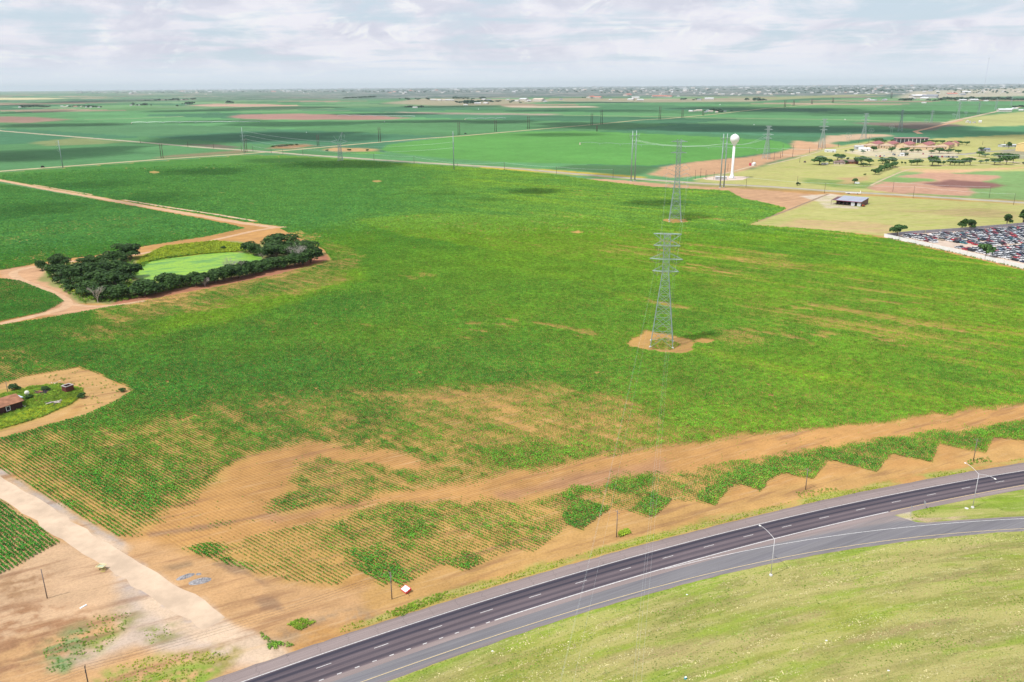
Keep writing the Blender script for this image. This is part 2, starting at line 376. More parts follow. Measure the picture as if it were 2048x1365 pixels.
SOIL=(.395,.217,.080); PALE=(.50,.38,.27); BROWN=(.23,.125,.07); REDB=(.17,.075,.05); PAST=(.36,.35,.135); ORNG=(.43,.262,.155)
STRAW=(.42,.36,.15); GRN=(.15,.25,.035); TEAL=(.05,.155,.06); GREY=(.40,.35,.32)
PAINT = [  # colour, soft, amp, polygon
 (ORNG,8,8,[(1300,350),(1320,335),(1400,323),(1500,314),(1560,305),(1583,297),(1580,287),(1595,282),(1650,287),(1690,293),(1650,298),(1600,312),(1530,327),(1480,345),(1400,352),(1340,356)]),
 ((.40,.31,.05),6,8,[(960,333),(1100,340),(1220,348),(1290,355),(1280,360),(1100,347),(960,338)]),
 ((.085,.245,.055),4,2,CIRC),
 ((.055,.14,.055),10,10,[(1150,330),(1300,334),(1320,337),(1280,350),(1220,347),(1100,338)]),
 ((.25,.16,.125),30,10,[(-60,233),(60,234),(150,240),(130,241),(60,246),(-60,246)]),
 ((.31,.18,.15),20,8,[(458,234),(480,230),(600,228),(740,231),(830,237),(760,240),(620,240),(500,239),(465,236)]),
 ((.40,.26,.20),40,10,[(375,211),(430,208),(540,209),(600,212),(500,214),(400,213)]),
 ((.48,.44,.25),60,10,[(-60,196),(90,196),(150,198),(-60,201)]),
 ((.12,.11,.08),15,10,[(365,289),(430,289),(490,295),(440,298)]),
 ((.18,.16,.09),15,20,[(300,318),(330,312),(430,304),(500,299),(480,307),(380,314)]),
 ((.17,.21,.09),15,30,[(60,285),(150,276),(260,284),(200,288),(90,292)]),
 ((.27,.17,.09),10,12,[(535,298),(560,290),(610,289),(635,292),(590,297)]),
 ((.42,.27,.13),10,12,[(640,300),(665,296),(720,297),(765,299),(740,304),(670,304)]),
 ((.10,.26,.05),8,6,[(690,306),(750,303),(770,308),(720,309)]),
 ((.42,.33,.25),40,30,[(1000,212),(1180,213),(1200,215.5),(1024,215.5)]),
 ((.30,.24,.20),40,20,[(800,224),(900,226),(1110,228),(1100,231),(900,229),(800,226)]),
 ((.26,.24,.16),60,40,[(850,197),(1040,199),(1320,198),(1500,196),(1640,194),(1560,200),(1500,204),(1300,205),(1100,203),(1040,208),(880,212),(760,207)]),
 ((.22,.24,.12),60,40,[(1500,196),(1700,190),(1800,187),(1700,193),(1560,200)]),
 ((.33,.31,.23),60,40,[(1790,196),(1830,183),(2060,176),(2060,192),(1900,196),(1830,198)]),
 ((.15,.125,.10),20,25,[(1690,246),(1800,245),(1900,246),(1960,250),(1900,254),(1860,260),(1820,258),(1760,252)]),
 ((.34,.35,.14),20,20,[(1890,247),(1920,238),(1990,229),(2120,218),(2120,252),(1960,254)]),
 ((.06,.19,.09),10,20,[(1842,268),(1890,254),(1960,254),(2120,250),(2120,278),(1960,280)]),
 (PAST,8,8,[(1395,359),(1480,345),(1540,330),(1600,313),(1660,296),(1740,283),(1800,281),(2120,266),(2120,402),(1811,388),(1700,383),(1480,370),(1395,364)]),
 ((.42,.30,.20),10,20,[(1660,272),(1740,268),(1790,271),(1700,282),(1640,289),(1640,283)]),
 ((.11,.21,.06),8,10,[(1610,357),(1700,361),(1765,367),(1790,378),(1700,378),(1610,366)]),
 ((.40,.25,.15),6,12,[(1670,357),(1740,352),(1735,362),(1690,368)]),
 (PAST,3,3,[(1500,449),(1645,394),(1690,390),(1811,396),(2120,414),(2120,456),(2048,447),(1790,471),(1765,473),(1680,462),(1600,456)]),
 ((.44,.31,.17),6,12,[(1540,455),(1600,440),(1720,443),(1800,452),(1770,466),(1650,459)]),
 ((.33,.25,.13),8,14,[(1800,422),(1960,418),(2060,425),(2040,440),(1900,432)]),
 (ORNG,3,6,[(1170,357),(1230,360),(1400,374),(1460,377),(1560,383),(1652,391),(1640,400),(1520,441),(1497,450),(1540,434),(1574,417),(1525,405),(1484,397),(1457,382),(1400,379),(1300,374),(1200,365)]),
 ((.16,.27,.10),6,6,[(1745,366),(1780,352),(1800,339),(1990,343),(2120,342),(2120,404),(1960,398),(1800,388)]),
 ((.40,.235,.165),4,8,[(1730,376),(1790,354),(1860,344),(2000,352),(1985,360),(1940,368),(1950,392),(1800,388),(1745,382)]),
 ((.19,.095,.085),6,8,[(1850,368),(1900,360),(1985,365),(2012,372),(1960,378),(1880,375)]),
 ((.16,.27,.09),4,5,[(1745,362),(1790,354),(1850,357),(1880,362),(1800,366)]),
 ((.50,.32,.19),5,6,[(1800,337),(1890,339),(1960,338),(2045,334),(2050,337),(1900,347),(1800,343)]),
 ((.50,.42,.34),6,8,[(1695,306),(1730,291),(1780,290),(1850,296),(1905,300),(1922,309),(1905,316),(1800,316),(1735,314)]),
 ((.50,.42,.34),3,3,[(1600,393),(1660,388),(1690,392),(1660,405),(1700,408),(1720,418),(1650,416),(1640,405)]),
 ((.24,.22,.20),3,3,[(1985,312),(2010,300),(2120,288),(2120,318),(2000,318)]),
 ((.52,.42,.35),1.5,1.5,[(1770,474),(1820,468),(1912,463),(2048,448),(2120,440),(2120,560),(2048,536),(1900,502)]),
 (SOIL,1.5,2,[(1765,475),(1900,506),(2048,541),(2120,560),(2120,572),(2048,556),(1920,524),(1800,486)]),
 # grove, pond rim, lanes
 ((.21,.22,.08),2,3,[(30,548),(70,535),(280,512),(430,484),(470,482),(650,505),(660,517),(560,545),(400,578),(230,608),(150,608),(100,580),(40,560)]),
 ((.30,.13,.08),2,3,[(225,612),(400,580),(560,548),(662,518),(655,508),(560,535),(400,570),(230,602)]),
 ((.24,.26,.03),1.5,3,[(270,535),(270,515),(330,492),(430,482),(500,490),(470,505),(400,515),(330,530)]),
 ((.26,.13,.09),2,2,[(425,482),(500,492),(560,500),(545,508),(490,498),(440,492)]),
 ((.44,.26,.15),2,3,[(0,540),(60,532),(90,540),(80,560),(140,590),(160,612),(240,612),(200,620),(120,630),(60,632),(110,615),(130,600),(70,575),(0,556)]),
 ((.24,.13,.085),1.5,-4,[(1275,688),(1300,668),(1350,676),(1392,690),(1370,712),(1310,704)]),((.22,.20,.06),1.5,3,[(1300,690),(1325,680),(1355,684),(1352,700),(1320,700)]),((.17,.085,.06),1.5,2.5,[(1340,700),(1380,688),(1392,696),(1362,710)]),
 # homestead
 ((.50,.31,.19),1,2,PLOT),
 ((.13,.26,.025),1,1.5,[(-60,800),(0,780),(60,772),(120,768),(165,778),(168,790),(140,812),(80,838),(0,862),(-60,878)]),
 ((.34,.32,.03),1,1.5,[(0,842),(60,820),(120,805),(160,790),(155,803),(100,828),(30,853)]),
 ((.34,.17,.10),.8,1,[(-60,895),(0,876),(90,848),(130,830),(160,808),(172,812),(140,838),(100,853),(0,885)]),
 # bottom left
 ((.44,.265,.13),3,4,[(-80,930),(0,940),(232,1078),(300,1080),(520,1155),(700,1180),(900,1150),(560,1280),(540,1420),(-80,1420)]),
 ((.47,.315,.195),2,4,[(-80,1180),(60,1120),(120,1088),(190,1110),(250,1160),(240,1220),(100,1260),(-80,1320)]),
 ((.30,.165,.09),3,-6,[(-80,1240),(60,1200),(200,1210),(180,1260),(90,1330),(-80,1420)]),
 ((.30,.18,.10),3,-5,[(-60,1190),(40,1150),(120,1140),(80,1180),(-60,1230)]),
 ((.45,.355,.285),3,4,[(240,1160),(330,1190),(420,1250),(540,1310),(520,1340),(420,1310),(270,1300),(160,1330),(120,1330),(230,1270),(250,1220)]),
 ((.51,.385,.28),1.5,2.5,[(-80,905),(0,955),(60,985),(140,1035),(200,1075),(245,1095),(330,1165),(400,1200),(470,1250),(560,1300),(575,1318),(520,1335),(420,1290),(330,1250),(280,1200),(240,1150),(190,1110),(100,1045),(0,985),(-80,940)]),
 ((.33,.28,.27),2,-4,[(205,1098),(240,1100),(300,1150),(350,1190),(420,1245),(360,1225),(290,1185),(230,1135)]),
 ((.36,.31,.28),1.5,2,[(-60,890),(0,935),(110,1005),(232,1074),(245,1090),(200,1070),(90,1005),(0,948),(-60,905)]),
 ((.26,.22,.11),3,-5,[(80,1320),(170,1260),(240,1215),(262,1240),(200,1300),(130,1340)]),
 ((.16,.25,.10),2,-5,[(80,1300),(160,1255),(185,1290),(130,1345),(95,1345)]),
 ((.21,.25,.06),2,-4,[(225,1240),(262,1240),(250,1262),(205,1305),(170,1312)]),
 ((.25,.24,.10),2,-4,[(278,1258),(335,1250),(345,1270),(300,1290)]),
 ((.31,.26,.09),1.5,-4,[(180,1365),(290,1310),(420,1300),(478,1310),(450,1330),(400,1345),(380,1420),(120,1420)]),
 ((.18,.26,.04),2,-4,[(190,1400),(220,1345),(300,1330),(330,1345),(380,1335),(420,1345),(380,1420)]),
 ((.30,.21,.13),3,-5,[(520,1290),(560,1260),(620,1240),(760,1210),(880,1195),(830,1215),(700,1255),(600,1290),(550,1310)]),
 ((.26,.15,.08),1,2,[(295,1066),(420,1050),(560,1024),(640,1010),(560,1030),(430,1056),(300,1074)]),
 ((.28,.18,.10),1,3,[(330,1135),(380,1126),(385,1131),(345,1140)]),((.27,.17,.10),1,3,[(425,1128),(460,1120),(500,1140),(530,1170),(480,1150)]),((.27,.17,.10),1,3,[(500,1190),(540,1195),(570,1225),(530,1215)]),
 ((.33,.18,.09),3,6,[(980,985),(1200,950),(1320,925),(1330,945),(1200,965),(1000,1000)]),
 ((.30,.16,.09),3,6,[(520,1032),(700,1002),(850,980),(860,988),(700,1018),(540,1045)]),
 ((.42,.25,.095),3,6,[(700,1185),(1000,1100),(1300,1010),(1500,985),(1800,925),(2120,880),(2120,905),(1700,985),(1416,1045),(1100,1135),(900,1190),(760,1230)]),
]
PAINT_PAST = [p[3] for p in PAINT if p[0] is PAST]
# grass along the highway, mown ground beyond it, all in the highway frame
def ground_attrs(X, Y):
    n = len(X); A = np.zeros((n, 3))
    r = np.hypot(X, Y)
    c, s_ = math.cos(RA), math.sin(RA); a = X*c+Y*s_; b = -X*s_+Y*c
    # far country: a patchwork of quarter sections
    A[:] = SOIL
    A[:] = A*(.86+.28*fbm(X/45, Y/45, 55))[:, None]
    far = sst(r, 900, 1000)
    ia = np.floor((a+300)/805); ib = np.floor((b-200)/402)
    hh = np.mod(np.abs(np.sin(ia*127.1+ib*311.7)*43758.5453), 1); h2 = np.mod(np.abs(np.sin(ia*269.5+ib*183.3)*23758.5453), 1)
    pal = np.array([(.075,.21,.085),(.055,.165,.085),(.09,.24,.095),(.12,.26,.10),(.08,.20,.09),(.06,.18,.08),(.15,.27,.13),(.28,.22,.15),(.11,.24,.11),(.36,.31,.19)])
    ix = (hh*10).astype(int).clip(0, 9)
    ix = np.where((r < 4800) & (ix > 6), 2, ix)
    pc = .90*pal[ix]*(.85+.3*h2)[:, None]*(.85+.3*fbm(a/260, b/260, 51))[:, None]
    A = A*(1-far[:, None])+pc*far[:, None]
    # town belt
    tw = sst(r, 6800, 9500)*sst(X/np.maximum(Y, 1), -.75, -.05)
    q = fbm(X/340, Y/340, 61)
    tc = np.where((q > .45)[:, None], np.array([(.085,.125,.11)]), np.array([(.19,.20,.19)]))
    A = A*(1-tw[:, None])+tc*tw[:, None]
    sH = X*math.cos(HA)+Y*math.sin(HA); nH = -X*math.sin(HA)+Y*math.cos(HA); pn1 = fbm(sH/7, nH/2.6, 97, 5); pn2 = fbm(sH/1.5, nH/.9, 98, 4)
    for col, so_, am, P in PAINT:
        m_ = pmask(P, X, Y, so_, abs(am), max(6, abs(am)*3), 17)
        if am < 0: m_ = m_*sst(.62*pn1+.38*pn2, .42, .60)
        m_ = m_[:, None]; A = A*(1-m_)+np.array([col])*m_
    mf = pmask(MAIN, X, Y, 2, 2)*(1-pmask(STRIP, X, Y, 2, 3))*(1-pmask(LOBE, X, Y, 2, 3)); mf = mf*.75; A = A*(1-mf[:, None])+np.array([(.38,.235,.075)])*mf[:, None]
    # verge and mown grass
    s, nn = hsn(X, Y); near = r < 700
    rO = np.where(s > -60, rampN(s, 'O')-nc(s), -10.5)
    edge = np.where(s < 150, rO, -10)
    gn = (fbm(s/14, nn/1.8, 71)-.5)*3
    south = sst(edge+.9-nn+gn*.3, 0, .9)*near
    wedge = (nn < -4.6) & (s > 75) & (nn > rampN(s, 'L')-nc(s))
    grass = np.maximum(south, wedge*1.0)
    nr_ = nn-np.minimum(edge, 0); g1 = fbm(s/26, nr_/5, 73); g2 = fbm(s/60, nr_/22, 75)
    gc = np.array([(.235,.275,.038)])*(1-sst(g2, .35, .65))[:, None]+np.array([(.265,.245,.085)])*sst(g2, .35, .65)[:, None]
    gc = gc*(1-.7*sst(g1, .56, .72))[:, None]+np.array([(.31,.24,.12)])*(.7*sst(g1, .56, .72))[:, None]
    m_ = sst(edge-nn, 0, 5)[:, None]; gc = np.array([(.19,.27,.035)])*(1-m_)+gc*m_
    A = A*(1-grass[:, None])+gc*grass[:, None]
    vd = nn-8.0      # distance above the outer shoulder
    ver = sst(vd, -1, .3)*(1-sst(vd+(fbm(s/9, nn/3, 81)-.5)*5, 1.6, 3.4))*sst(fbm(s/16, nn/6, 83), .33, .45)*sst(s, -42, -30)*near
    vc = np.array([(.27,.27,.06)])*np.ones((n, 1)); ver = ver*.8
    A = A*(1-ver[:, None])+vc*ver[:, None]
    for col, so_, am, P in (((.44,.32,.22),1,2,[(1812,1044),(1822,1030),(1850,1036),(1925,1024),(1935,1034),(1870,1042)]), ((.47,.40,.34),.5,.6,[(1790,1026),(1822,1020),(1826,1040),(1812,1046)])):
        m_ = pmask(P, X, Y, so_, am, 5, 17)[:, None]; A = A*(1-m_)+np.array([col])*m_
    D, T = cropfield(X, Y)
    G_ = np.maximum(grass, ver)
    for P in (PAINT_PAST): G_ = np.maximum(G_, .75*pmask(P, X, Y, 3, 3))
    for P in ([(1720,380),(1745,366),(1790,350),(1850,342),(1990,340),(2120,338),(2120,404),(1960,398),(1800,390)], [(1500,449),(1650,392),(1640,386),(1380,370),(1380,385)]): G_ = G_*(1-pmask(P, X, Y, 3, 3))
    return A, D, T, G_, s, nn-np.minimum(edge, 0)

def grid_ground():
    rs = [40.0]
    while rs[-1] < 62000:
        r = rs[-1]; rs.append(r+max(1.0, min(r*r*1.7/176500, r*.035)))
    rs = np.array(rs); azf = np.radians(np.arange(-41, 41.001, .105)); azc = np.radians(np.linspace(41, 319, 94))[1:-1]
    az = np.concatenate([azf, azc]); az[0:0] = []
    na, nr = len(az), len(rs)
    RR, AA = np.meshgrid(rs, az, indexing='ij'); X = (RR*np.sin(AA)).ravel(); Y = (RR*np.cos(AA)).ravel()
    i = np.arange(nr-1)[:, None]; j = np.arange(na)[None, :]; j2 = (j+1) % na
    f = np.stack([i*na+j, (i+1)*na+j, (i+1)*na+j2, i*na+j2], -1).reshape(-1, 4)[:, ::-1]
    cen = len(X); X = np.append(X, 0); Y = np.append(Y, 0)
    tri = np.stack([np.full(na, cen), np.arange(na), (np.arange(na)+1) % na], -1)[:, ::-1]
    return X, Y, f, tri
def npmesh(name, V, quads, tris=None):
    me = bpy.data.meshes.new(name); nq = len(quads); nt = 0 if tris is None else len(tris)
    me.vertices.add(len(V)); me.vertices.foreach_set('co', V.astype(np.float32).ravel())
    lv = quads.ravel() if not nt else np.concatenate([quads.ravel(), tris.ravel()])
    me.loops.add(len(lv)); me.loops.foreach_set('vertex_index', lv.astype(np.int32))
    st = np.arange(nq)*4
    if nt: st = np.concatenate([st, nq*4+np.arange(nt)*3])
    me.polygons.add(nq+nt); me.polygons.foreach_set('loop_start', st.astype(np.int32))
    me.update(calc_edges=True); me.validate(); return me
X, Y, fq, ft = grid_ground()
gme = npmesh('ground', np.stack([X, Y, np.zeros_like(X)], -1), fq, ft)
A, D, T, GR, GS, GN_ = ground_attrs(X, Y)
rad = np.hypot(X, Y); PL0, PL1 = 560.0, 700.0         # real plants out to here, textured canopy beyond
tex = D*sst(rad, PL0, PL1)
def setattr_(me, nm, arr, t='FLOAT'):
    at = me.attributes.new(nm, t, 'POINT')
    if t == 'FLOAT': at.data.foreach_set('value', arr.astype(np.float32))
    elif t == 'BOOLEAN': at.data.foreach_set('value', arr.astype(bool))
    else: at.data.foreach_set('color', np.concatenate([arr, np.ones((len(arr), 1))], 1).astype(np.float32).ravel())
setattr_(gme, 'alb', A, 'FLOAT_COLOR'); setattr_(gme, 'cover', tex); setattr_(gme, 'tint', T); setattr_(gme, 'grass', GR); setattr_(gme, 'gs', GS); setattr_(gme, 'gn', GN_); setattr_(gme, 'stripes', pmask([(1730,376),(1790,354),(1860,344),(2000,352),(2012,372),(1950,392),(1800,388),(1745,382)], X, Y, 4, 4)+.6*pmask([(1640,380),(1560,383),(1460,378),(1400,382),(1480,393),(1545,409),(1640,400)], X, Y, 4, 4)+.8*pmask([(458,234),(480,230),(600,228),(740,231),(830,237),(760,240),(620,240),(500,239)], X, Y, 10, 8)); setattr_(gme, 'furrow', pmask(MAIN, X, Y, 1, 1)*(1-pmask(PLOT, X, Y, .5, .6))*(rad < 420))
LEAF_D = (.040,.220,.032); LEAF_L = (.265,.460,.018)
gm = bpy.data.materials.new('field_ground'); gm.use_nodes = True; N = NT(gm.node_tree)
def at(nm, o='Fac'):
    return N.n('ShaderNodeAttribute', attribute_name=nm).outputs[o]
P = N.n('ShaderNodeNewGeometry').outputs['Position']
vr = N.mapping(P, -RA, (1, 1, 1)); vh = N.mapping(P, -HA, (1, 1, 1))
rowv = N.mapping(vr, 0, (.45, 1.0, 1))
nf = N.noise(P, 1.6, 4, .65); nm_ = N.noise(P, .13, 4, .6); nl = N.noise(P, .02, 4, .6); nb = N.noise(P, .0022, 4, .6)
# furrows and dark damp streaks on bare ground
wv = N.n('ShaderNodeTexWave', wave_type='BANDS', bands_direction='Y'); wv.inputs['Scale'].default_value = .314; wv.inputs['Distortion'].default_value = .6
wv.inputs['Detail'].default_value = 2; wv.inputs['Detail Scale'].default_value = .5
N.l(vr, wv.inputs['Vector'])
ng = N.math('SUBTRACT', 1.0, at('grass'))
dist = N.n('ShaderNodeVectorMath', operation='LENGTH'); N.l(P, dist.inputs[0])
fu = N.math('MULTIPLY', ng, N.mr(dist.outputs['Value'], 350, 1500, 1, .15))
fur = N.mr(wv.outputs[1], 0, 1, -.10, .10, 'LINEAR'); fur = N.math('MULTIPLY', fur, at('furrow'))
stn = N.noise(N.mapping(vh, 0, (.035, .28, 1)), 1, 5, .62)
stk = N.math('MULTIPLY', N.mr(stn, .50, .68), fu)
wv2 = N.n('ShaderNodeTexWave', wave_type='BANDS', bands_direction='Y'); wv2.inputs['Scale'].default_value = .028; wv2.inputs['Distortion'].default_value = 2.5; wv2.inputs['Detail Scale'].default_value = .3; N.l(vr, wv2.inputs['Vector'])
fur = N.math('ADD', fur, N.math('MULTIPLY', N.mr(wv2.outputs[1], 0, 1, -.2, .2, 'LINEAR'), at('stripes')))
k = N.math('ADD', 1.0, fur)
k = N.math('ADD', k, N.mr(nf, .25, .75, -.20, .20, 'LINEAR')); k = N.math('ADD', k, N.mr(nm_, .3, .7, -.13, .13, 'LINEAR'))
k = N.math('ADD', k, N.mr(nl, .3, .7, -.10, .10, 'LINEAR')); k = N.math('ADD', k, N.mr(nb, .3, .7, -.14, .14, 'LINEAR'))
sc1 = N.n('ShaderNodeVectorMath', operation='SCALE'); N.l(at('alb', 'Color'), sc1.inputs[0]); N.l(k, sc1.inputs['Scale'])
st2 = N.math('MULTIPLY', N.mr(N.noise(N.mapping(vh, 0, (.06, .7, 1), (9, 2, 0)), 1, 6, .7, .4), .52, .70), fu)
soilc = N.mix(N.math('MULTIPLY', stk, .55), sc1.outputs[0], (.20, .105, .06)); soilc = N.mix(N.math('MULTIPLY', st2, .38), soilc, (.52, .36, .21)); soilc = N.mix(N.math('MULTIPLY', N.mr(nf, .60, .72), .35), soilc, (.17, .10, .055))
# grass: windrows of straw, green flushes, small tufts
cg = N.n('ShaderNodeCombineXYZ'); N.l(at('gs'), cg.inputs[0]); N.l(at('gn'), cg.inputs[1]); vg = cg.outputs[0]
gs = N.noise(N.mapping(vg, 0, (.32, 1.0, 1)), 1, 6, .72, .5); gt = N.noise(P, 2.6, 5, .78); gg = N.noise(N.mapping(vg, 0, (.035, .16, 1)), 1, 5, .62)
gw_ = N.math('ADD', at('gn'), N.math('MULTIPLY', N.noise(N.mapping(vg, 0, (.05, .05, 1)), 1, 3), 6)); gw_ = N.math('MULTIPLY', N.math('ABSOLUTE', N.math('SUBTRACT', N.math('FRACT', N.math('DIVIDE', gw_, 4.6)), .5)), 2)
gw_ = N.math('MULTIPLY', N.mr(gw_, .30, .0), N.mr(N.noise(N.mapping(vg, 0, (.045, .12, 1), (5, 3, 0)), 1, 4, .6), .46, .60)); gbig = N.noise(N.mapping(vh, 0, (.006, .022, 1)), 1, 5, .65)
gb1 = N.noise(N.mapping(vg, 0, (.028, .20, 1)), 1, 6, .68, .5); gb2 = N.noise(N.mapping(vg, 0, (.14, .75, 1)), 1, 5, .72, .3)
gcol = N.mix(N.mr(gg, .50, .64, 0, .60), sc1.outputs[0], (.21, .31, .026))
gcol = N.mix(N.mr(gb1, .45, .60, 0, .70), gcol, (.38, .34, .13)); gcol = N.mix(N.mr(gb1, .46, .34, 0, .45), gcol, (.16, .225, .03))
gcol = N.mix(N.mr(gb2, .54, .68, 0, .55), gcol, (.42, .37, .17))
gcol = N.mix(N.mr(gg, .44, .32, 0, .50), gcol, (.27, .20, .095))
gcol = N.mix(N.mr(gbig, .40, .28, 0, .55), gcol, (.24, .19, .09)); gcol = N.mix(N.mr(gbig, .56, .68, 0, .45), gcol, (.24, .30, .07))
gfl = N.noise(N.mapping(vg, 0, (.9, 1.6, 1)), 1, 5, .75)
gcol = N.mix(N.math('MULTIPLY', N.mr(gfl, .48, .60), N.math('ADD', N.math('MULTIPLY', gw_, .55), .04)), gcol, (.52, .47, .25))
gcol = N.mix(N.mr(gt, .50, .66, 0, .62), gcol, (.10, .125, .02))
gcol = N.mix(N.mr(gt, .43, .30, 0, .50), gcol, (.44, .39, .18))
basec = N.mix(at('grass'), soilc, gcol)
# canopy of the farther crop
nc1 = N.noise(N.mapping(rowv, 0, (1, 1, 1)), .50, 4, .70, .2); nc2 = N.noise(P, .05, 4, .6)
cv = N.math('ADD', at('cover'), N.math('MULTIPLY', N.math('SUBTRACT', nc1, .5), 2.6)); cv = N.math('ADD', cv, N.math('MULTIPLY', N.math('SUBTRACT', nc2, .5), .5))
cm = N.math('MULTIPLY', N.mr(cv, .34, .60), N.mr(at('cover'), 0.0, .12))
tn = N.math('ADD', at('tint'), N.mr(nm_, .3, .7, -.15, .15, 'LINEAR'), clamp=True)
lc = N.mix(tn, (.034, .155, .036), (.165, .300, .024))
lk = N.n('ShaderNodeVectorMath', operation='SCALE'); N.l(lc, lk.inputs[0]); N.l(N.mr(nc1, .3, .7, .55, 1.30, 'LINEAR'), lk.inputs['Scale'])
fc = N.mix(cm, basec, lk.outputs[0])
bs = N.n('ShaderNodeBsdfPrincipled'); N.l(fc, bs.inputs['Base Color']); bs.inputs['Roughness'].default_value = .95; bs.inputs['Specular IOR Level'].default_value = .05
bp = N.n('ShaderNodeBump'); bp.inputs['Distance'].default_value = .35; bp.inputs['Strength'].default_value = .55
hgt = N.math('ADD', N.math('MULTIPLY', cm, N.math('ADD', nc1, .3)), N.math('MULTIPLY', gt, N.math('MULTIPLY', at('grass'), .5)))
hgt = N.math('ADD', hgt, N.math('MULTIPLY', nf, .12))
N.l(hgt, bp.inputs['Height']); N.l(bp.outputs[0], bs.inputs['Normal'])
o_ = N.n('ShaderNodeOutputMaterial'); N.l(bs.outputs[0], o_.inputs[0])
gme.materials.append(gm); link('ground', gme, kind='structure')

# ---------------------------------------------------------------- scatter (countless plants only)
def leafball(n, rx, rz, size, seed, up=.35):
    rg = random.Random(seed); v = []; f = []
    for i in range(n):
        t = rg.uniform(0, 2*math.pi); z = rg.uniform(-.15, 1); rr = math.sqrt(max(0, 1-z*z))*rg.uniform(.6, 1)
        c = Vector((rr*math.cos(t)*rx, rr*math.sin(t)*rx, (z*.5+.45)*rz))
        nrm = Vector((rr*math.cos(t), rr*math.sin(t), z*.8+up)).normalized()+Vector((rg.gauss(0,.45), rg.gauss(0,.45), rg.gauss(0,.45)))
        nrm.normalize(); a = nrm.orthogonal().normalized(); a.rotate(Matrix.Rotation(rg.uniform(0, 6.28), 3, nrm)); b = nrm.cross(a)
        s = size*rg.uniform(.6, 1.3); k0 = len(v)
        for p, q in ((-1,-.7),(.3,-1),(1,.5),(-.4,1)): v.append(tuple(c+a*s*p+b*s*q*.8))
        f.append((k0, k0+1, k0+2, k0+3))
    return v, f
def scatter(name, px, py, pz, scl, tint, proto, material, label, cat):
    pv, pf = proto; n0 = len(pv); n = len(px)
    V = np.concatenate([np.array(pv), np.stack([px, py, pz], -1)])
    me = npmesh(name, V, np.array(pf))
    me.materials.append(material)
    isp = np.zeros(len(V)); isp[:n0] = 1; setattr_(me, 'proto', isp, 'BOOLEAN')
    z = np.zeros(n0); setattr_(me, 'size', np.concatenate([z+1, scl])); setattr_(me, 'tint', np.concatenate([z, tint]))
    setattr_(me, 'turn', np.concatenate([z, rng.uniform(0, 6.28, n)]))
    o = link(name, me, label=label, cat=cat, kind='stuff')
    ng_ = bpy.data.node_groups.new(name, 'GeometryNodeTree')
    ng_.interface.new_socket('Geometry', in_out='INPUT', socket_type='NodeSocketGeometry'); ng_.interface.new_socket('Geometry', in_out='OUTPUT', socket_type='NodeSocketGeometry')
    M = NT(ng_); i_ = M.n('NodeGroupInput'); o2 = M.n('NodeGroupOutput'); sp = M.n('GeometryNodeSeparateGeometry')
    def na(nm, t='FLOAT'):
        q = M.n('GeometryNodeInputNamedAttribute', data_type=t); q.inputs[0].default_value = nm; return q.outputs['Attribute']
    M.l(i_.outputs[0], sp.inputs['Geometry']); M.l(na('proto', 'BOOLEAN'), sp.inputs['Selection'])
    ip = M.n('GeometryNodeInstanceOnPoints'); M.l(sp.outputs['Inverted'], ip.inputs['Points']); M.l(sp.outputs['Selection'], ip.inputs['Instance'])
    cx_ = M.n('ShaderNodeCombineXYZ'); M.l(na('turn'), cx_.inputs[2]); M.l(cx_.outputs[0], ip.inputs['Rotation'])
    M.l(na('size'), ip.inputs['Scale']); M.l(ip.outputs[0], o2.inputs[0])
    md = o.modifiers.new('scatter', 'NODES'); md.node_group = ng_
    return o
c_, s_ = math.cos(RA), math.sin(RA)
aa, bb = np.meshgrid(np.arange(-760, 620, .62), np.arange(40, 760, 1.0))
aa = aa.ravel()+rng.uniform(-.14, .14, aa.size); bb = bb.ravel()+rng.uniform(-.09, .09, aa.size)
PX = aa*c_-bb*s_; PY = aa*s_+bb*c_
rr_ = np.hypot(PX, PY); keep = (rr_ < PL1) & (rr_ > 120) & (np.abs(PX) < PY*.70+25) & (PY > 110)
PX, PY, rr_ = PX[keep], PY[keep], rr_[keep]
Dp, Tp = cropfield(PX, PY)
u = rng.uniform(0, 1, len(PX))
jit = fbm(PX/2.2, PY/2.2, 91, 2)
keep = (u < sst(Dp, .02, .42)*.98) & (Dp > .05) & (u < 1-sst(rr_, PL0+20, PL1)*.95)
stray = (~keep) & (u > .975) & (pmask(MAIN, PX, PY, 1, 1) > .5) & (pmask(PLOT, PX, PY, 1, 1) < .5)
keep |= stray
sz = (.34+.58*sst(Dp+(jit-.5)*.35, .18, .98))*rng.uniform(.75, 1.25, len(PX))
PX, PY, sz, Tp = PX[keep], PY[keep], sz[keep], (Tp+rng.uniform(-.12, .12, len(Tp))).clip(0, 1)[keep]
print('plants', len(PX))
cropm = instmat('cotton_leaf', LEAF_D, LEAF_L)
scatter('cotton_plants', PX, PY, np.zeros(len(PX)), sz, Tp, leafball(26, .47, .78, .165, 3), cropm, 'rows of bushy green cotton plants covering the big field with bare sandy gaps', 'crop')

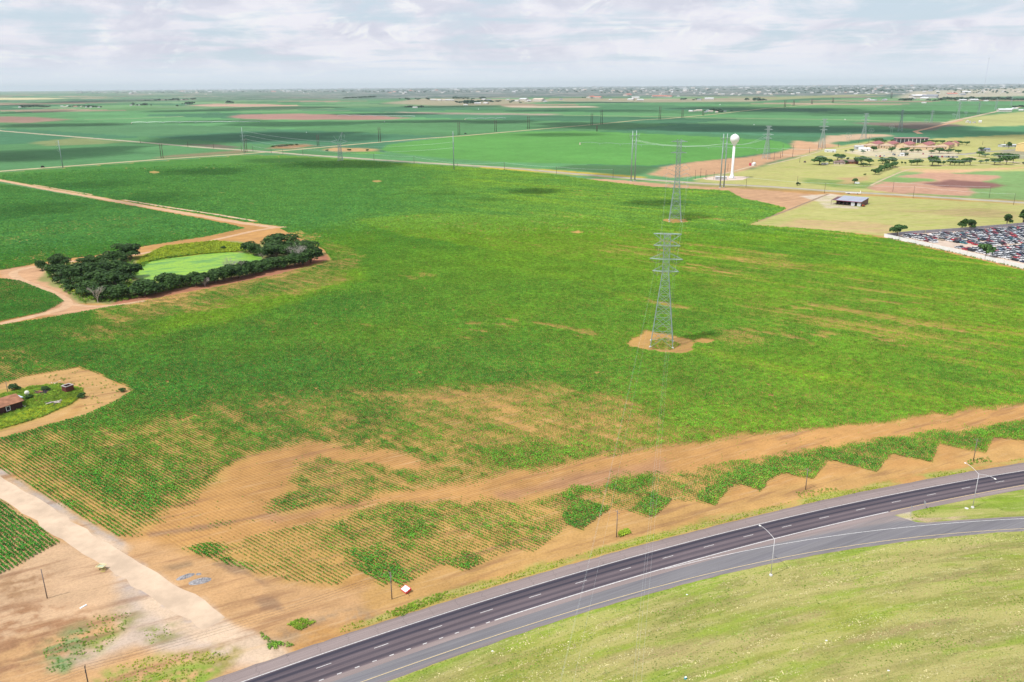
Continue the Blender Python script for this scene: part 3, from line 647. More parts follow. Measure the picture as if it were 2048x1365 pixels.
aa, bb = np.meshgrid(np.arange(-1500, 1100, 1.55), np.arange(60, 1300, 1.25)); aa = aa.ravel()+rng.uniform(-.9, .9, aa.size); bb = bb.ravel()+rng.uniform(-.3, .3, aa.size)
FX = aa*c_-bb*s_; FY = aa*s_+bb*c_; fr_ = np.hypot(FX, FY); kp = (fr_ > PL0+10) & (fr_ < 1320) & (np.abs(FX) < FY*.70+25) & (FY > 250); FX, FY, fr_ = FX[kp], FY[kp], fr_[kp]
Df, Tf_ = cropfield(FX, FY); uf = rng.uniform(0, 1, len(FX)); kp = (uf < sst(Df, .25, .90)*.90*sst(fr_, PL0+10, PL1)) & (uf < 1-.9*sst(fr_, 1180, 1320)); FX, FY, Tf_, Df = FX[kp], FY[kp], Tf_[kp], Df[kp]
jf = fbm(FX/3.2, FY/3.2, 19, 3)
scatter('cotton_canopy', FX, FY, FX*0-.15, (.50+.62*sst(jf, .25, .75))*rng.uniform(.7, 1.3, len(FX)), (Tf_+rng.uniform(-.14, .14, len(FX))).clip(0, 1), leafball(22, .95, .62, .42, 8), instmat('cotton_canopy_leaf', (.046,.225,.055), (.260,.420,.034)), 'closed green crop canopy of the farther field beyond the rows', 'crop')
print('far clumps', len(FX))
# ---------------------------------------------------------------- roads
def roadmat(name, kind):
    m_ = bpy.data.materials.new(name); m_.use_nodes = True; N = NT(m_.node_tree)
    def at(nm): return N.n('ShaderNodeAttribute', attribute_name=nm).outputs['Fac']
    P = N.n('ShaderNodeNewGeometry').outputs['Position']
    nn = at('across'); ss = at('along')
    cmb = N.n('ShaderNodeCombineXYZ'); N.l(ss, cmb.inputs[0]); N.l(nn, cmb.inputs[1]); v = cmb.outputs[0]
    wob = N.math('MULTIPLY', N.math('SUBTRACT', N.noise(N.mapping(v, 0, (.05, .4, 1)), 1, 3), .5), .5)
    nw = N.math('ADD', nn, wob)
    speck = N.mr(N.noise(P, 5, 4, .7), .3, .7, .88, 1.12, 'LINEAR')
    streak = N.mr(N.noise(N.mapping(v, 0, (.03, 2.2, 1)), 1, 4, .65), .3, .7, .84, 1.16, 'LINEAR')
    big = N.mr(N.noise(N.mapping(v, 0, (.03, .15, 1)), 1, 3), .3, .7, .92, 1.08, 'LINEAR')
    def band(a, b, sft=.12):
        return N.math('MULTIPLY', N.mr(nw, a-sft, a+sft), N.mr(nw, b-sft, b+sft, 1, 0))
    if kind == 'hw':
        c = N.mix(1.0, (.235, .190, .185), (.235, .190, .185))
        c = N.mix(band(-3.9, 3.75), c, (.125, .100, .112))
        for a, b, k in ((.55, 1.35, .86), (2.25, 3.25, .92), (1.5, 2.2, .45), (-3.35, -2.55, .62), (-1.55, -.75, .50), (.2, .6, .3)):
            c = N.mix(N.math('MULTIPLY', band(a, b, .22), k), c, (.036, .035, .052))
        # transverse tar cracks on the shoulder
        jag = N.math('MULTIPLY', N.noise(N.mapping(v, 0, (.5, 1.2, 1)), 1, 3), 2.6)
        cr = N.math('FRACT', N.math('DIVIDE', N.math('ADD', ss, jag), 6.3)); cr = N.mr(cr, 0.0, .028, 1, 0)
        c = N.mix(N.math('MULTIPLY', N.math('MULTIPLY', cr, N.mr(nw, 3.8, 4.0)), .55), c, (.05, .045, .05))
        c = N.mix(N.math('MULTIPLY', N.mr(nw, 6.4, 7.2), .4), c, (.15, .12, .11))
    elif kind == 'ramp':
        lane = at('lane')
        c = N.mix(N.mr(lane, .35, .65), (.230, .195, .190), (.172, .166, .178))
        c = N.mix(N.math('MULTIPLY', N.mr(lane, 1.35, 1.65), .8), c, (.22, .185, .180))
        trk = N.mr(N.noise(N.mapping(v, 0, (.02, .7, 1)), 1, 3), .42, .62); c = N.mix(N.math('MULTIPLY', trk, .35), c, (.115, .112, .135))
    s1 = N.n('ShaderNodeVectorMath', operation='SCALE'); N.l(c, s1.inputs[0]); N.l(N.math('MULTIPLY', N.math('MULTIPLY', speck, streak), big), s1.inputs['Scale'])
    b = N.n('ShaderNodeBsdfPrincipled'); N.l(s1.outputs[0], b.inputs['Base Color']); b.inputs['Roughness'].default_value = .9; b.inputs['Specular IOR Level'].default_value = .15
    o = N.n('ShaderNodeOutputMaterial'); N.l(b.outputs[0], o.inputs[0]); return m_
def strip(name, lines, z, material, attrs=None, parent=None, **t):
    """lines: list of (n,2) arrays side by side"""
    L = np.stack(lines, 1); n, k = L.shape[:2]
    V = np.concatenate([L.reshape(-1, 2), np.full((n*k, 1), z)], 1)
    i = np.arange(n-1)[:, None]*k+np.arange(k-1)[None, :]
    q = np.stack([i, i+k, i+k+1, i+1], -1).reshape(-1, 4)
    me = npmesh(name, V, q)
    a, b, c = V[q[0, 0]], V[q[0, 1]], V[q[0, 2]]
    if np.cross(b-a, c-b)[2] < 0: me.flip_normals()
    for nm, ar in (attrs or {}).items(): setattr_(me, nm, np.asarray(ar, float).reshape(-1))
    me.materials.append(material); return link(name, me, parent, **t)
S = np.arange(-170, 460, 2.0)
jg = lambda s, sd, a=.25: (fbm(s/2.2, s*0+sd, sd, 3)-.5)*2*a
cols = [7.3+.5*sst(S, 40, 120)+jg(S, 5), S*0+3.7, S*0, S*0-3.7, S*0-5.3-.4*sst(S, 60, 90)]
hwy = strip('highway', [hw(S, c) for c in cols], .020, roadmat('highway_asphalt', 'hw'), dict(across=np.stack(cols, 1), along=np.repeat(S[:, None], 5, 1)), kind='structure')
sg = [float(hsn(*G(*q))[0]) for q in ((1786,1025.6),(1811,1044))]
def ramp_top(s):
    a = nc(s)-5.0; b = rampN(s, 'L')+1.25; k = sst(s, min(sg)-.5, max(sg)+2.0); return a*(1-k)+b*k
rt = ramp_top(S); rl = np.where(S > 36, np.minimum(rampN(S, 'L'), rt-.01), rt-.02); ry = rampN(S, 'Y'); ro = rampN(S, 'O')+jg(S, 9, .3)
far_ = S < -45; ry = np.where(far_, nc(S)-3.7-4.6, ry); ro = np.where(far_, nc(S)-3.7-6.3, ro)
strip('ramp_road', [fr(S, rt), fr(S, rl), fr(S, ry), fr(S, ro)], .012, roadmat('ramp_asphalt', 'ramp'),
      dict(across=np.stack([rt, rl, ry, ro], 1), along=np.repeat(S[:, None], 4, 1), lane=np.stack([S*0, S*0+1.0*(S < 500), S*0+1, S*0+2], 1)*1.0), kind='structure')
white = mat('road_paint_white', (.56, .55, .55), .7, .22, 2); yellow = mat('road_paint_yellow', (.66, .50, .26), .7, .15, 3)
def line(s0, s1, fn, w_, m_, nm, step=2.0):
    s = np.arange(s0, s1+.01, step); n = fn(s); strip(nm, [fr(s, n+w_/2), fr(s, n-w_/2)], .027, m_, parent=hwy)
line(-170, 460, lambda s: nc(s)+3.62, .17, white, 'edge_line')
s_solid = float(hsn(*G(989, 1241))[0]); s_yel = float(hsn(*G(1784, 1025))[0])
line(s_solid, s_yel, lambda s: nc(s)-3.72, .24, white, 'gore_line', 1.0)
line(s_yel, 460, lambda s: nc(s)-3.72, .15, yellow, 'edge_line')
s_l = float(hsn(*G(1331, 1139))[0])
line(s_l, 460, lambda s: np.minimum(rampN(s, 'L'), nc(s)-4.0), .16, white, 'ramp_line', 1.0)
line(-45, 460, lambda s: rampN(s, 'Y'), .13, yellow, 'edge_line')
line(-170, -45, lambda s: nc(s)-8.3, .13, yellow, 'edge_line')
def dashes(nm, starts, ln, off, w_):
    mb = MB()
    for s0 in starts:
        p = [hw(np.array([s0, s0+ln]), off+w_/2), hw(np.array([s0, s0+ln]), off-w_/2)]
        mb.quad((*p[1][0], .028), (*p[1][1], .028), (*p[0][1], .028), (*p[0][0], .028))
    mb.build(nm, white, hwy)
d0 = float(hsn(*G(1058, 1196))[0]); dashes('lane_dashes', [d0+12.19*k for k in range(-13, 32)], 3.1, 0, .14)
e0 = float(hsn(*G(972, 1247))[0]); dashes('exit_dots', [e0-3.66*k for k in range(0, 40)], .95, -3.72, .2)

dirtm = mat('dirt_lane', (.47, .30, .18), .95, .14, .25); palem = mat('pale_dirt', (.52, .395, .29), .95, .16, .12); tanm = mat('tan_lane', (.42, .33, .22), .95, .12, .05)
cntm = mat('county_asphalt', (.33, .295, .27), .9, .1, .08); orgm = mat('orange_lane', (.46, .26, .16), .95, .12, .05)
vergem = mat('county_verge', (.34, .31, .15), .95, .25, .06)
def ribbon(name, px, hwid, m_, z=.03, jag=.15, label=None, wseed=1, step=None):
    P_ = np.array([G(*q) for q in px]); d = np.r_[0, np.cumsum(np.hypot(*(P_[1:]-P_[:-1]).T))]
    st = step or max(2.0, hwid*1.2, d[-1]/400); n = max(2, int(d[-1]/st)); t = np.linspace(0, d[-1], n)
    # smooth the polyline
    x = np.interp(t, d, P_[:, 0]); y = np.interp(t, d, P_[:, 1])
    if len(px) > 3:
        kk = max(1, int(10/st)); ker = np.ones(2*kk+1)/(2*kk+1)
        x = np.convolve(np.pad(x, kk, 'edge'), ker, 'valid'); y = np.convolve(np.pad(y, kk, 'edge'), ker, 'valid')
    tx = np.gradient(x); ty = np.gradient(y); L = np.hypot(tx, ty); nx, ny = -ty/L, tx/L
    j1 = (fbm(t/(hwid*1.5), t*0, wseed, 3)-.5)*2*jag*hwid; j2 = (fbm(t/(hwid*1.5), t*0+50, wseed+5, 3)-.5)*2*jag*hwid
    a = np.stack([x+nx*(hwid+j1), y+ny*(hwid+j1)], -1); b = np.stack([x-nx*(hwid+j2), y-ny*(hwid+j2)], -1)
    return strip(name, [a, b], z, m_, kind='structure')
CR1 = [(-200,236),(0,262),(132,272.8),(256,282.7),(414,296),(512,302.5),(604,309.7),(683,315),(768,321),(873,327.5),(1024,336.8),(1124,346),(1236.5,355),(1399,367.5),(1536,373.5),(1661,382.5),(1811,391),(2048,406),(2250,421)]
CR2 = [(-200,358),(79,337),(256,324),(322,319),(480,309),(604,298.5),(768,284),(847,277.4),(926,272),(1024,263.5),(1116,255.6),(1182,250),(1280,240.5),(1333,237.8),(1432,228.6),(1478,223.3),(1531,217.4),(1575.6,214),(1615,210.8),(1707.5,203.5),(1800,198)]
ribbon('road_verge', CR1, 9, vergem, .02, .25); ribbon('road_verge', CR2, 8, vergem, .025, .25)
ribbon('county_road', CR1, 4.2, cntm, .06, .03); ribbon('county_road', CR2, 3.6, tanm, .045, .08)
ribbon('dirt_track', [(-60,351),(0,361),(100,380),(200,397),(300,415),(400,432),(480,446),(555,456)], 4.0, dirtm, .03, .3)
ribbon('dirt_track', [(245,400),(330,414),(430,429),(512,443)], 1.3, palem, .03, .3); ribbon('dirt_track', [(67,370),(130,381),(185,390)], .8, palem, .03, .3)
ribbon('dirt_track', [(590,455),(571,453),(513,461),(427,481),(342,497),(280,509),(210,515),(154,522),(68,534),(25,542),(25,551),(34,557),(60,569),(85,578),(110,588),(126,596),(140,606),(135,615),(110,624),(50,637),(0,649),(-100,668)], 2.6, dirtm, .035, .3)
ribbon('dirt_track', [(140,607),(165,614),(225,613),(300,600)], 1.8, dirtm, .04, .4)
ribbon('dirt_road', [(-100,905),(-40,947),(0,975),(68,1014),(136,1061),(204,1104),(262,1142),(318,1176),(372,1210),(440,1256)], 3.0, palem, .01, .3)
for px, hwd, m_ in (([(1024,227.5),(1143,231),(1280,233),(1359,234.5),(1438,236.5),(1536,238),(1668,239.5),(1792,243),(1897,244.5)], 7, tanm),
    ([(768,224.6),(860,226.6),(1024,227)], 7, tanm), ([(166,239.8),(256,237.8),(348,234),(368,233)], 7, tanm), ([(480,224),(620,222),(700,221)], 10, tanm),
    ([(1925,240.5),(1904,245.7),(1871,253.7),(1849,259),(1830,263),(1841,268)], 6, orgm), ([(1388,360),(1440,350),(1510,331.5)], 2.2, tanm),
    ([(1929,312),(1957,317),(1977,318),(2043,327),(2100,333)], 3, palem), ([(1918,310),(1963,305),(1990,303),(2100,296)], 5, mat('lot_asphalt', (.25,.23,.22), .9, .1, .1)),
    ([(1660,300),(1700,294),(1722,288)], 2.5, tanm), ([(1536,330),(1590,318),(1640,303)], 2, tanm), ([(1740,316),(1810,318),(1900,314)], 3.5, mat('lot_asphalt', (0,0,0))),
    ([(1660,331),(1720,334),(1745,334),(1800,335),(1900,331),(2050,329)], 2.2, palem), ([(1740,372),(1765,360),(1800,345),(1830,337)], 1.5, tanm),
    ([(1885,247),(1950,233),(2000,222),(2048,213)], 8, tanm)):
    ribbon('field_lane', px, hwd, m_, .05, .15)
ribbon('field_ditch', [(1500,447),(1560,427),(1610,407),(1658,388)], 1.3, mat('ditch_earth', (.24, .17, .11), .95, .2, .2), .05, .3)

# pond: a sheet of algae-covered water
pondm = bpy.data.materials.new('pond_algae'); pondm.use_nodes = True; N = NT(pondm.node_tree)
P = N.n('ShaderNodeNewGeometry').outputs['Position']
f1 = N.noise(N.mapping(P, -R(30), (.05, .25, 1)), 1, 5, .65, .8)
c = N.mix(N.mr(f1, .38, .54), (.09, .25, .04), (.22, .40, .016)); c = N.mix(N.mr(N.noise(P, .5, 5, .75), .54, .66), c, (.05, .13, .06))
b = N.n('ShaderNodeBsdfPrincipled'); N.l(c, b.inputs['Base Color']); b.inputs['Roughness'].default_value = .55
o = N.n('ShaderNodeOutputMaterial'); N.l(b.outputs[0], o.inputs[0])
def polysheet(name, px, z, m_, kind='structure'):
    P_ = [G(*q) for q in px]; mb = MB(); mb.poly([(p[0], p[1], z) for p in P_][::-1] if sum((P_[i][0]*P_[(i+1)%len(P_)][1]-P_[(i+1)%len(P_)][0]*P_[i][1]) for i in range(len(P_))) < 0 else [(p[0], p[1], z) for p in P_])
    return mb.build(name, m_, kind=kind)
polysheet('pond', [(262,550),(268,538),(285,528),(310,521),(345,516),(385,512),(420,507),(455,505),(485,506),(520,512),(530,522),(500,535),(440,547),(380,556),(320,563),(280,560)], .03, pondm)

# reeds, weeds and verge tufts: countless
def inpoly(px, n):
    P_ = np.array([G(*q) for q in px]); lo, hi = P_.min(0), P_.max(0); xs = rng.uniform(lo[0], hi[0], n*3); ys = rng.uniform(lo[1], hi[1], n*3)
    k = sdf(P_, xs, ys) > 0; xs, ys = xs[k], ys[k]; return xs[:n], ys[:n]
wx, wy, ws, wt = [], [], [], []
for px, n, s0, s1, t0, t1 in (
    ([(270,535),(285,516),(330,494),(430,483),(490,490),(520,500),(470,504),(400,509),(330,517),(285,527)], 5200, .9, 1.8, .55, .95),
    ([(262,552),(300,524),(345,516),(420,506),(455,505),(420,503),(345,512),(300,518),(268,535)], 900, .9, 1.6, .15, .35),
    ([(280,563),(380,557),(500,537),(560,530),(640,515),(650,508),(560,536),(440,560),(300,590),(240,604),(220,606),(180,600),(150,590)], 2600, .7, 1.6, .2, .5),
    ([(440,485),(540,498),(560,505),(500,512)], 300, .7, 1.4, .2, .5),
    ([(90,530),(260,512),(280,540),(250,600),(170,608),(130,585),(95,555)], 1300, .8, 1.8, .15, .5),
    ([(0,790),(60,774),(120,768),(165,778),(168,790),(140,810),(80,836),(0,860)], 5200, .4, .85, .25, .6),
    ([(0,842),(60,820),(120,805),(155,792),(150,803),(100,826),(30,851),(0,858)], 2200, .4, .8, .8, 1.0),
    ([(1300,683),(1330,676),(1362,690),(1340,702),(1300,697)], 500, .3, .7, .3, .8),
    ([(85,1300),(160,1255),(185,1285),(130,1345),(95,1345)], 170, .15, .4, .1, .3), ([(180,1235),(262,1225),(250,1262),(205,1305),(150,1312)], 190, .15, .4, .3, .6),
    ([(190,1400),(220,1345),(300,1330),(330,1345),(380,1335),(420,1345),(380,1400)], 420, .15, .38, .4, .8), ([(230,1335),(290,1315),(420,1302),(475,1310),(430,1328),(330,1340)], 260, .15, .38, .6, .95), ([(285,1262),(335,1250),(345,1270),(300,1290)], 60, .12, .32, .4, .7),
    ([(520,1265),(545,1285),(600,1290),(540,1300)], 70, .4, .8, .1, .4), ([(575,1250),(600,1238),(635,1243),(600,1262)], 150, .3, .6, .3, .6),
    ([(770,1225),(900,1180),(880,1200),(800,1235)], 350, .25, .5, .3, .6), ([(1590,985),(1670,975),(1680,982),(1600,998)], 110, .2, .45, .2, .7),
    ([(1930,922),(1975,915),(1985,925),(1940,930)], 90, .25, .5, .15, .5), ([(1235,1066),(1255,1058),(1262,1066),(1240,1075)], 90, .4, .8, .5, .8),
    ([(1815,1040),(1860,1015),(1880,1015),(1850,1035)], 70, .2, .42, .3, .8),
    ([(1776,476),(1900,502),(2048,537),(2120,552),(2120,556),(2048,541),(1900,506),(1776,480)], 900, .5, 1.3, .1, .35),
    ([(150,740),(260,780),(170,825),(160,790),(120,762),(60,760)], 90, .3, .8, .2, .5)):
    x_, y_ = inpoly(px, n); wx.append(x_); wy.append(y_); ws.append(rng.uniform(s0, s1, len(x_))); wt.append(rng.uniform(t0, t1, len(x_)))
# tufts of the verge and the mown slope
for (a0, a1, n0, n1, n) in ((-40, 170, 7.9, 10.4, 2600),):
    s_a = rng.uniform(a0, a1, n); n_a = rng.uniform(0, 1, n)**1.6*(n1-n0)+n0
    k = fbm(s_a/16, n_a/6, 83) > .47; s_a, n_a = s_a[k], n_a[k]; q = hw(s_a, n_a); q = q[0] if q.ndim == 3 else q
    wx.append(q[:, 0]); wy.append(q[:, 1]); ws.append(rng.uniform(.12, .36, len(q))); wt.append(rng.uniform(.4, 1.0, len(q)))
wx, wy, ws, wt = map(np.concatenate, (wx, wy, ws, wt))
n = 90000; s_a = rng.uniform(-75, 215, n); n_a = -rng.uniform(.2, 62, n)**1.0
edg = np.minimum(np.where(s_a > -45, rampN(s_a, 'O')-nc(s_a), -10.5), -10)
phase = (n_a+(fbm(s_a/22, n_a/22, 5)-.5)*9)/4.6; wr = np.abs(phase-np.floor(phase)-.5)*2; clump = fbm(s_a/2.1, n_a/.9, 44, 4); brk = fbm(s_a/24, n_a/9, 46, 3)
straw = (wr < .36) & (clump > .45) & (brk > .44); gk = (rng.uniform(0, 1, n) < .30+.5*(fbm(s_a/9, n_a/3.5, 48) > .55)) | straw
gtint = np.where(straw, rng.uniform(.85, 1, n), (fbm(s_a/12, n_a/4, 49)*1.6-.55+rng.uniform(-.2, .2, n)).clip(0, .8))
s_a, n_a, edg, gtint, straw = s_a[gk], n_a[gk], edg[gk], gtint[gk], straw[gk]
q = fr(s_a, nc(s_a)+edg+n_a); gx, gy = q[:, 0], q[:, 1]; vis_ = (np.abs(gx) < gy*.72+12) & (gy > 105); print('tufts', vis_.sum())
scatter('grass_tufts', gx[vis_], gy[vis_], gx[vis_]*0-.03, (np.where(straw, .21, .20)*rng.uniform(.6, 1.4, len(gx)))[vis_], gtint[vis_], leafball(14, .7, .42, .26, 21, .8), instmat('grass_blade', (.175, .275, .03), (.56, .50, .26)), 'mown grass and straw windrows on the slope beyond the ramp', 'grass')
scatter('weeds', wx, wy, wx*0, ws, wt, leafball(18, .55, .8, .22, 11, .5), instmat('weed_leaf', (.06, .22, .035), (.36, .42, .025)), 'tangled green and yellow weeds along verges, pond rim and farmyard', 'weeds')

# ================================================================ THINGS
steel = mat('galvanised_steel', (.31, .39, .38), .55, .1, .5, .2); wood = mat('creosoted_wood', (.085, .065, .055), .9, .25, 1.5); gwood = mat('weathered_pole', (.20, .165, .15), .9, .25, 1.5)
wire_d = mat('dark_cable', (.10, .09, .09), .7); wire_l = mat('bright_conductor', (.55, .60, .60), .45, .05, 1, .5); concrete = mat('concrete', (.60, .58, .55), .9, .1, 1)
porc = mat('insulator', (.17, .15, .13), .4, .1, 2); lamp_m = mat('lamp_housing', (.58, .57, .60), .5, .05, 1); whitem = mat('white_paint', (.80, .81, .82), .55, .04, .3); darkm = mat('dark_interior', (.03, .03, .035), .9)

def wire(name, a, b, sag, r, m_, label, cat, group=None, n=18):
    a = Vector(a); b = Vector(b); mb = MB(); pr = None
    for i in range(n+1):
        t = i/n; p = a.lerp(b, t); p.z -= 4*sag*t*(1-t)
        if pr is not None: mb.bar(pr-a, p-a, r, n=3, caps=False)
        pr = p
    return mb.build(name, m_, None, loc=a, label=label, cat=cat, group=group)

# ---- lattice towers
def lattice(hw_base, h, waist, w_top, arms, arm_h, ins=True, leg=.165, brace=.075):
    """returns dict name->mesh list of a steel tower; arms: list of (z, half length)"""
    body = MB()
    def wd(z): return hw_base+(w_top-hw_base)*min(1, z/waist)
    lv = [0.0]; z = 0
    while z < waist-1: z = min(waist, z+max(2.6, wd(z)*1.5)); lv.append(z)
    while z < h-.5: z = min(h, z+2.7); lv.append(z)
    cr = lambda z: [Vector((sx*wd(z), sy*wd(z), z)) for sx, sy in ((-1,-1),(1,-1),(1,1),(-1,1))]
    for z0, z1 in zip(lv, lv[1:]):
        A_, B_ = cr(z0), cr(z1)
        for k in range(4):
            body.bar(A_[k], B_[k], leg*(1 if z0 < waist else .75), n=4, caps=False)
            body.bar(A_[k], B_[(k+1)%4], brace, n=3, caps=False); body.bar(A_[(k+1)%4], B_[k], brace, n=3, caps=False)
            if z0 > 0 : body.bar(A_[k], A_[(k+1)%4], brace*.9, n=3, caps=False)
            if z1-z0 > 4.5:
                m0 = (A_[k]+B_[k])/2; m1 = (A_[(k+1)%4]+B_[(k+1)%4])/2; body.bar(m0, m1, brace*.7, n=3, caps=False)
    parts = [('tower_body', body, steel)]
    for z, L in arms:
        a = MB(); up = z+arm_h*(1 if z < h-1 else -1.3); a.bar((-w_top-.1, 0, z), (w_top+.1, 0, z), brace*1.2, n=4); a.bar((-w_top, -w_top, z), (w_top, -w_top, z), brace*1.2, n=4); a.bar((-w_top, w_top, z), (w_top, w_top, z), brace*1.2, n=4)
        for sx in (-1, 1):
            tip = Vector((sx*L, 0, z))
            for sy in (-1, 1):
                a.bar((sx*w_top, sy*w_top, z), tip, brace*1.7, n=4, caps=False); a.bar((sx*w_top, sy*w_top, up), tip, brace, n=3, caps=False)
                for q in (.33, .66):
                    p0 = Vector((sx*w_top, sy*w_top, z)).lerp(tip, q); p1 = Vector((sx*w_top, sy*w_top, up)).lerp(tip, q); a.bar(p0, p1, brace*.7, n=3, caps=False)
            for q in (0, .33, .66):
                a.bar(Vector((sx*w_top, -w_top, z)).lerp(tip, q), Vector((sx*w_top, w_top, z)).lerp(tip, q), brace*.7, n=3, caps=False)
        parts.append(('crossarm', a, steel))
        if ins and z < h-1:
            for sx in (-1, 1):
                v_ = MB(); mid = (sx*(L+w_top)/2, 0, z-2.1)
                v_.bar((sx*L, 0, z), mid, .10, n=5); v_.bar((sx*w_top, 0, z), mid, .10, n=5); parts.append(('insulator', v_, porc))
    for sx, sy in ((-1,-1),(1,-1),(1,1),(-1,1)):
        ft_ = MB(); ft_.lathe([(.55, -.1), (.55, .45), (.45, .5)], 8, (sx*hw_base, sy*hw_base, 0)); parts.append(('footing', ft_, concrete))
    return [(n_, mb.mesh(n_, m_), ) for n_, mb, m_ in parts]
def place_parts(name, parts, x, y, rz, scale=1.0, **t):
    r_ = root(name, (x, y), rz, **t)
    r_.scale = (scale,)*3
    for nm, me in parts: link(nm, me, r_)
    return r_
T1 = lattice(4.9, 50.0, 33.2, 1.35, [(50.0, 5.9), (44.9, 5.7), (39.0, 7.1), (33.6, 5.7)], 2.6)
b1 = G(1323.5, 689.5); rzl = -.205
tw1 = place_parts('lattice_tower', T1, b1[0], b1[1], rzl, label='tall lattice pylon on the bare dirt pad in the middle of the green field', cat='pylon', group='lattice pylons of the power line')
def tower_at(bx, by, ty, rz, label, parts=None, hh=50.0, name='lattice_tower', group='lattice pylons of the power line'):
    b = G(bx, by); h_ = zat(bx, by, ty); return place_parts(name, parts or T1, b[0], b[1], rz, h_/hh, label=label, cat='pylon', group=group), b, h_
T2 = lattice(4.6, 62.0, 33.0, 1.55, [(60.3, 6.0), (52.0, 6.0)], .9, False, .24, .11)
b2 = G(1350, 442.5); h2 = zat(1350, 442.5, 279)
tw2 = place_parts('lattice_tower', T2, b2[0], b2[1], -.15, h2/62.0, label='very tall narrow lattice pylon on a brown patch beyond the main pylon', cat='pylon', group='lattice pylons of the power line')
for z, L in ((41, 9), (34.5, 11), (27.5, 9)):
    for sx in (-1, 1):
        mb = MB(); mb.bar((sx*1.6, 0, z), (sx*L*.62, 0, z+2.4), .13, n=4); mb.bar((sx*L*.62, 0, z+2.4), (sx*L, 0, z-.6), .11, n=4); mb.bar((sx*1.6, 0, z-3.2), (sx*L, 0, z-.6), .10, n=4); mb.bar((sx*1.6, 0, z), (sx*L*.5, 0, z-2), .08, n=4); mb.build('side_arm', steel, tw2)
Tf = lattice(4.6, 48.0, 30.0, 1.3, [(47.5, 4.6), (42.5, 6.6), (35.5, 8.6), (30.0, 6.4)], 1.6, False, .30, .13)
FT = [(1532,318,252,'leftmost lattice pylon of the distant line right of the water tower'),(1643.5,297,238,'pale lattice pylon standing at the tip of the bare orange field'),
 (1727,278,227,'wide legged lattice pylon left of the red roofed compound'),(1800,263,220,'bluish lattice pylon against the dark shaded field beyond the compound'),
 (1862,246,220.7,'faint lattice pylon in shaded crop beyond the compound'),(1915.5,238,204,'lattice pylon where the orange track meets the pasture'),
 (1956.5,228.5,203.8,'lattice pylon on the crop edge second beyond the orange track'),(1991,220.7,198,'small lattice pylon on the crop edge just left of the white sheds'),
 (2021.5,212.8,194,'farthest small lattice pylon near the right frame edge')]
ftb = []
for bx, by, ty, lab in FT:
    o_, b, h_ = tower_at(bx, by, ty, -.7, lab, Tf, 48.0); ftb.append((b, h_))

# ---- conductors of the main line
def arm_pt(b, rz, sc_, x, z): return (b[0]+math.cos(rz)*x*sc_, b[1]+math.sin(rz)*x*sc_, z*sc_)
b0 = np.array([-14.0, -25.0])
GW = 'bright conductors of the main pylon line'
for z, x in ((42.8, 3.5), (36.9, 4.2), (31.5, 3.5)):
    for sx in (-1, 1):
        side = 'left' if sx < 0 else 'right'; lv = {42.8: 'upper', 36.9: 'middle', 31.5: 'lower'}[z]
        wire('power_cable', arm_pt(b1, rzl, 1, sx*x, z), arm_pt(b0, rzl, 1, sx*x*1.5, z-2), 6.5, .008, wire_l, f'thin {lv} {side} conductor from the main pylon down over the highway', 'power cable', GW, 26)
for z, x, z2 in ((42.8, 3.5, 41), (36.9, 4.2, 34.5), (31.5, 3.5, 27.5)):
    for sx in (-1, 1):
        side = 'left' if sx < 0 else 'right'; lv = {42.8: 'upper', 36.9: 'middle', 31.5: 'lower'}[z]
        wire('power_cable', arm_pt(b1, rzl, 1, sx*x, z), arm_pt(b2, -.15, h2/62, sx*8, z2), 7, .02, wire_l, f'thin {lv} {side} conductor between the main pylon and the next one', 'power cable', GW, 20)

# ---- steel poles (galvanised)
def steelpole(bx, by, ty, arms, label, side=0, lean=0):
    b = G(bx, by); h_ = zat(bx, by, ty); r_ = root('steel_monopole', b, label=label, cat='power pole', group='tall steel monopoles along the county road')
    mb = MB(); mb.bar((0, 0, -.2), (0, 0, h_), .75, .42, n=10); mb.build('pole_shaft', steel, r_, True)
    for py, L in arms:
        z = zat(bx, by, py); d = Vector((math.cos(R(51.5)), math.sin(R(51.5)), 0))
        for s_ in ((-1, 1) if side == 0 else (side,)):
            a = MB(); a.bar((0, 0, z), tuple(d*s_*L+Vector((0, 0, z+.5))), .22, .14, n=5)
            a.bar(tuple(d*s_*L+Vector((0, 0, z+.3))), tuple(d*s_*(L*.55)+Vector((0, 0, z-2.6))), .16, n=4); a.bar(tuple(d*s_*.3+Vector((0, 0, z-.2))), tuple(d*s_*(L*.55)+Vector((0, 0, z-2.6))), .16, n=4)
            a.build('pole_arm', steel, r_)
    return b, h_
mA = steelpole(126, 336, 281, [(284, 4.5), (292, 4.2), (300.5, 4.2)], 'steel monopole at the far left beside the country lane', -1)
mB_ = steelpole(488.5, 307.5, 255, [(264, 4.5), (272, 5.5), (280, 4.5)], 'steel monopole at the country road junction with wires running right')
mC = steelpole(908, 340, 263, [(268, 2), (286, 1.6), (296, 1.6)], 'lone steel monopole right of centre beside the long county road')
GC = 'pale conductors strung along the county road'
for k, (z0, z1) in enumerate(((.86, .93), (.71, .78), (.56, .62))):
    lv = ('top', 'middle', 'bottom')[k]
    wire('power_cable', (mB_[0][0]+2.5, mB_[0][1]+3, mB_[1]*z0), (mC[0][0], mC[0][1], mC[1]*z1*.93), 13, .09, wire_l, f'{lv} pale conductor sagging between the junction monopole and the centre monopole', 'power cable', GC, 24)
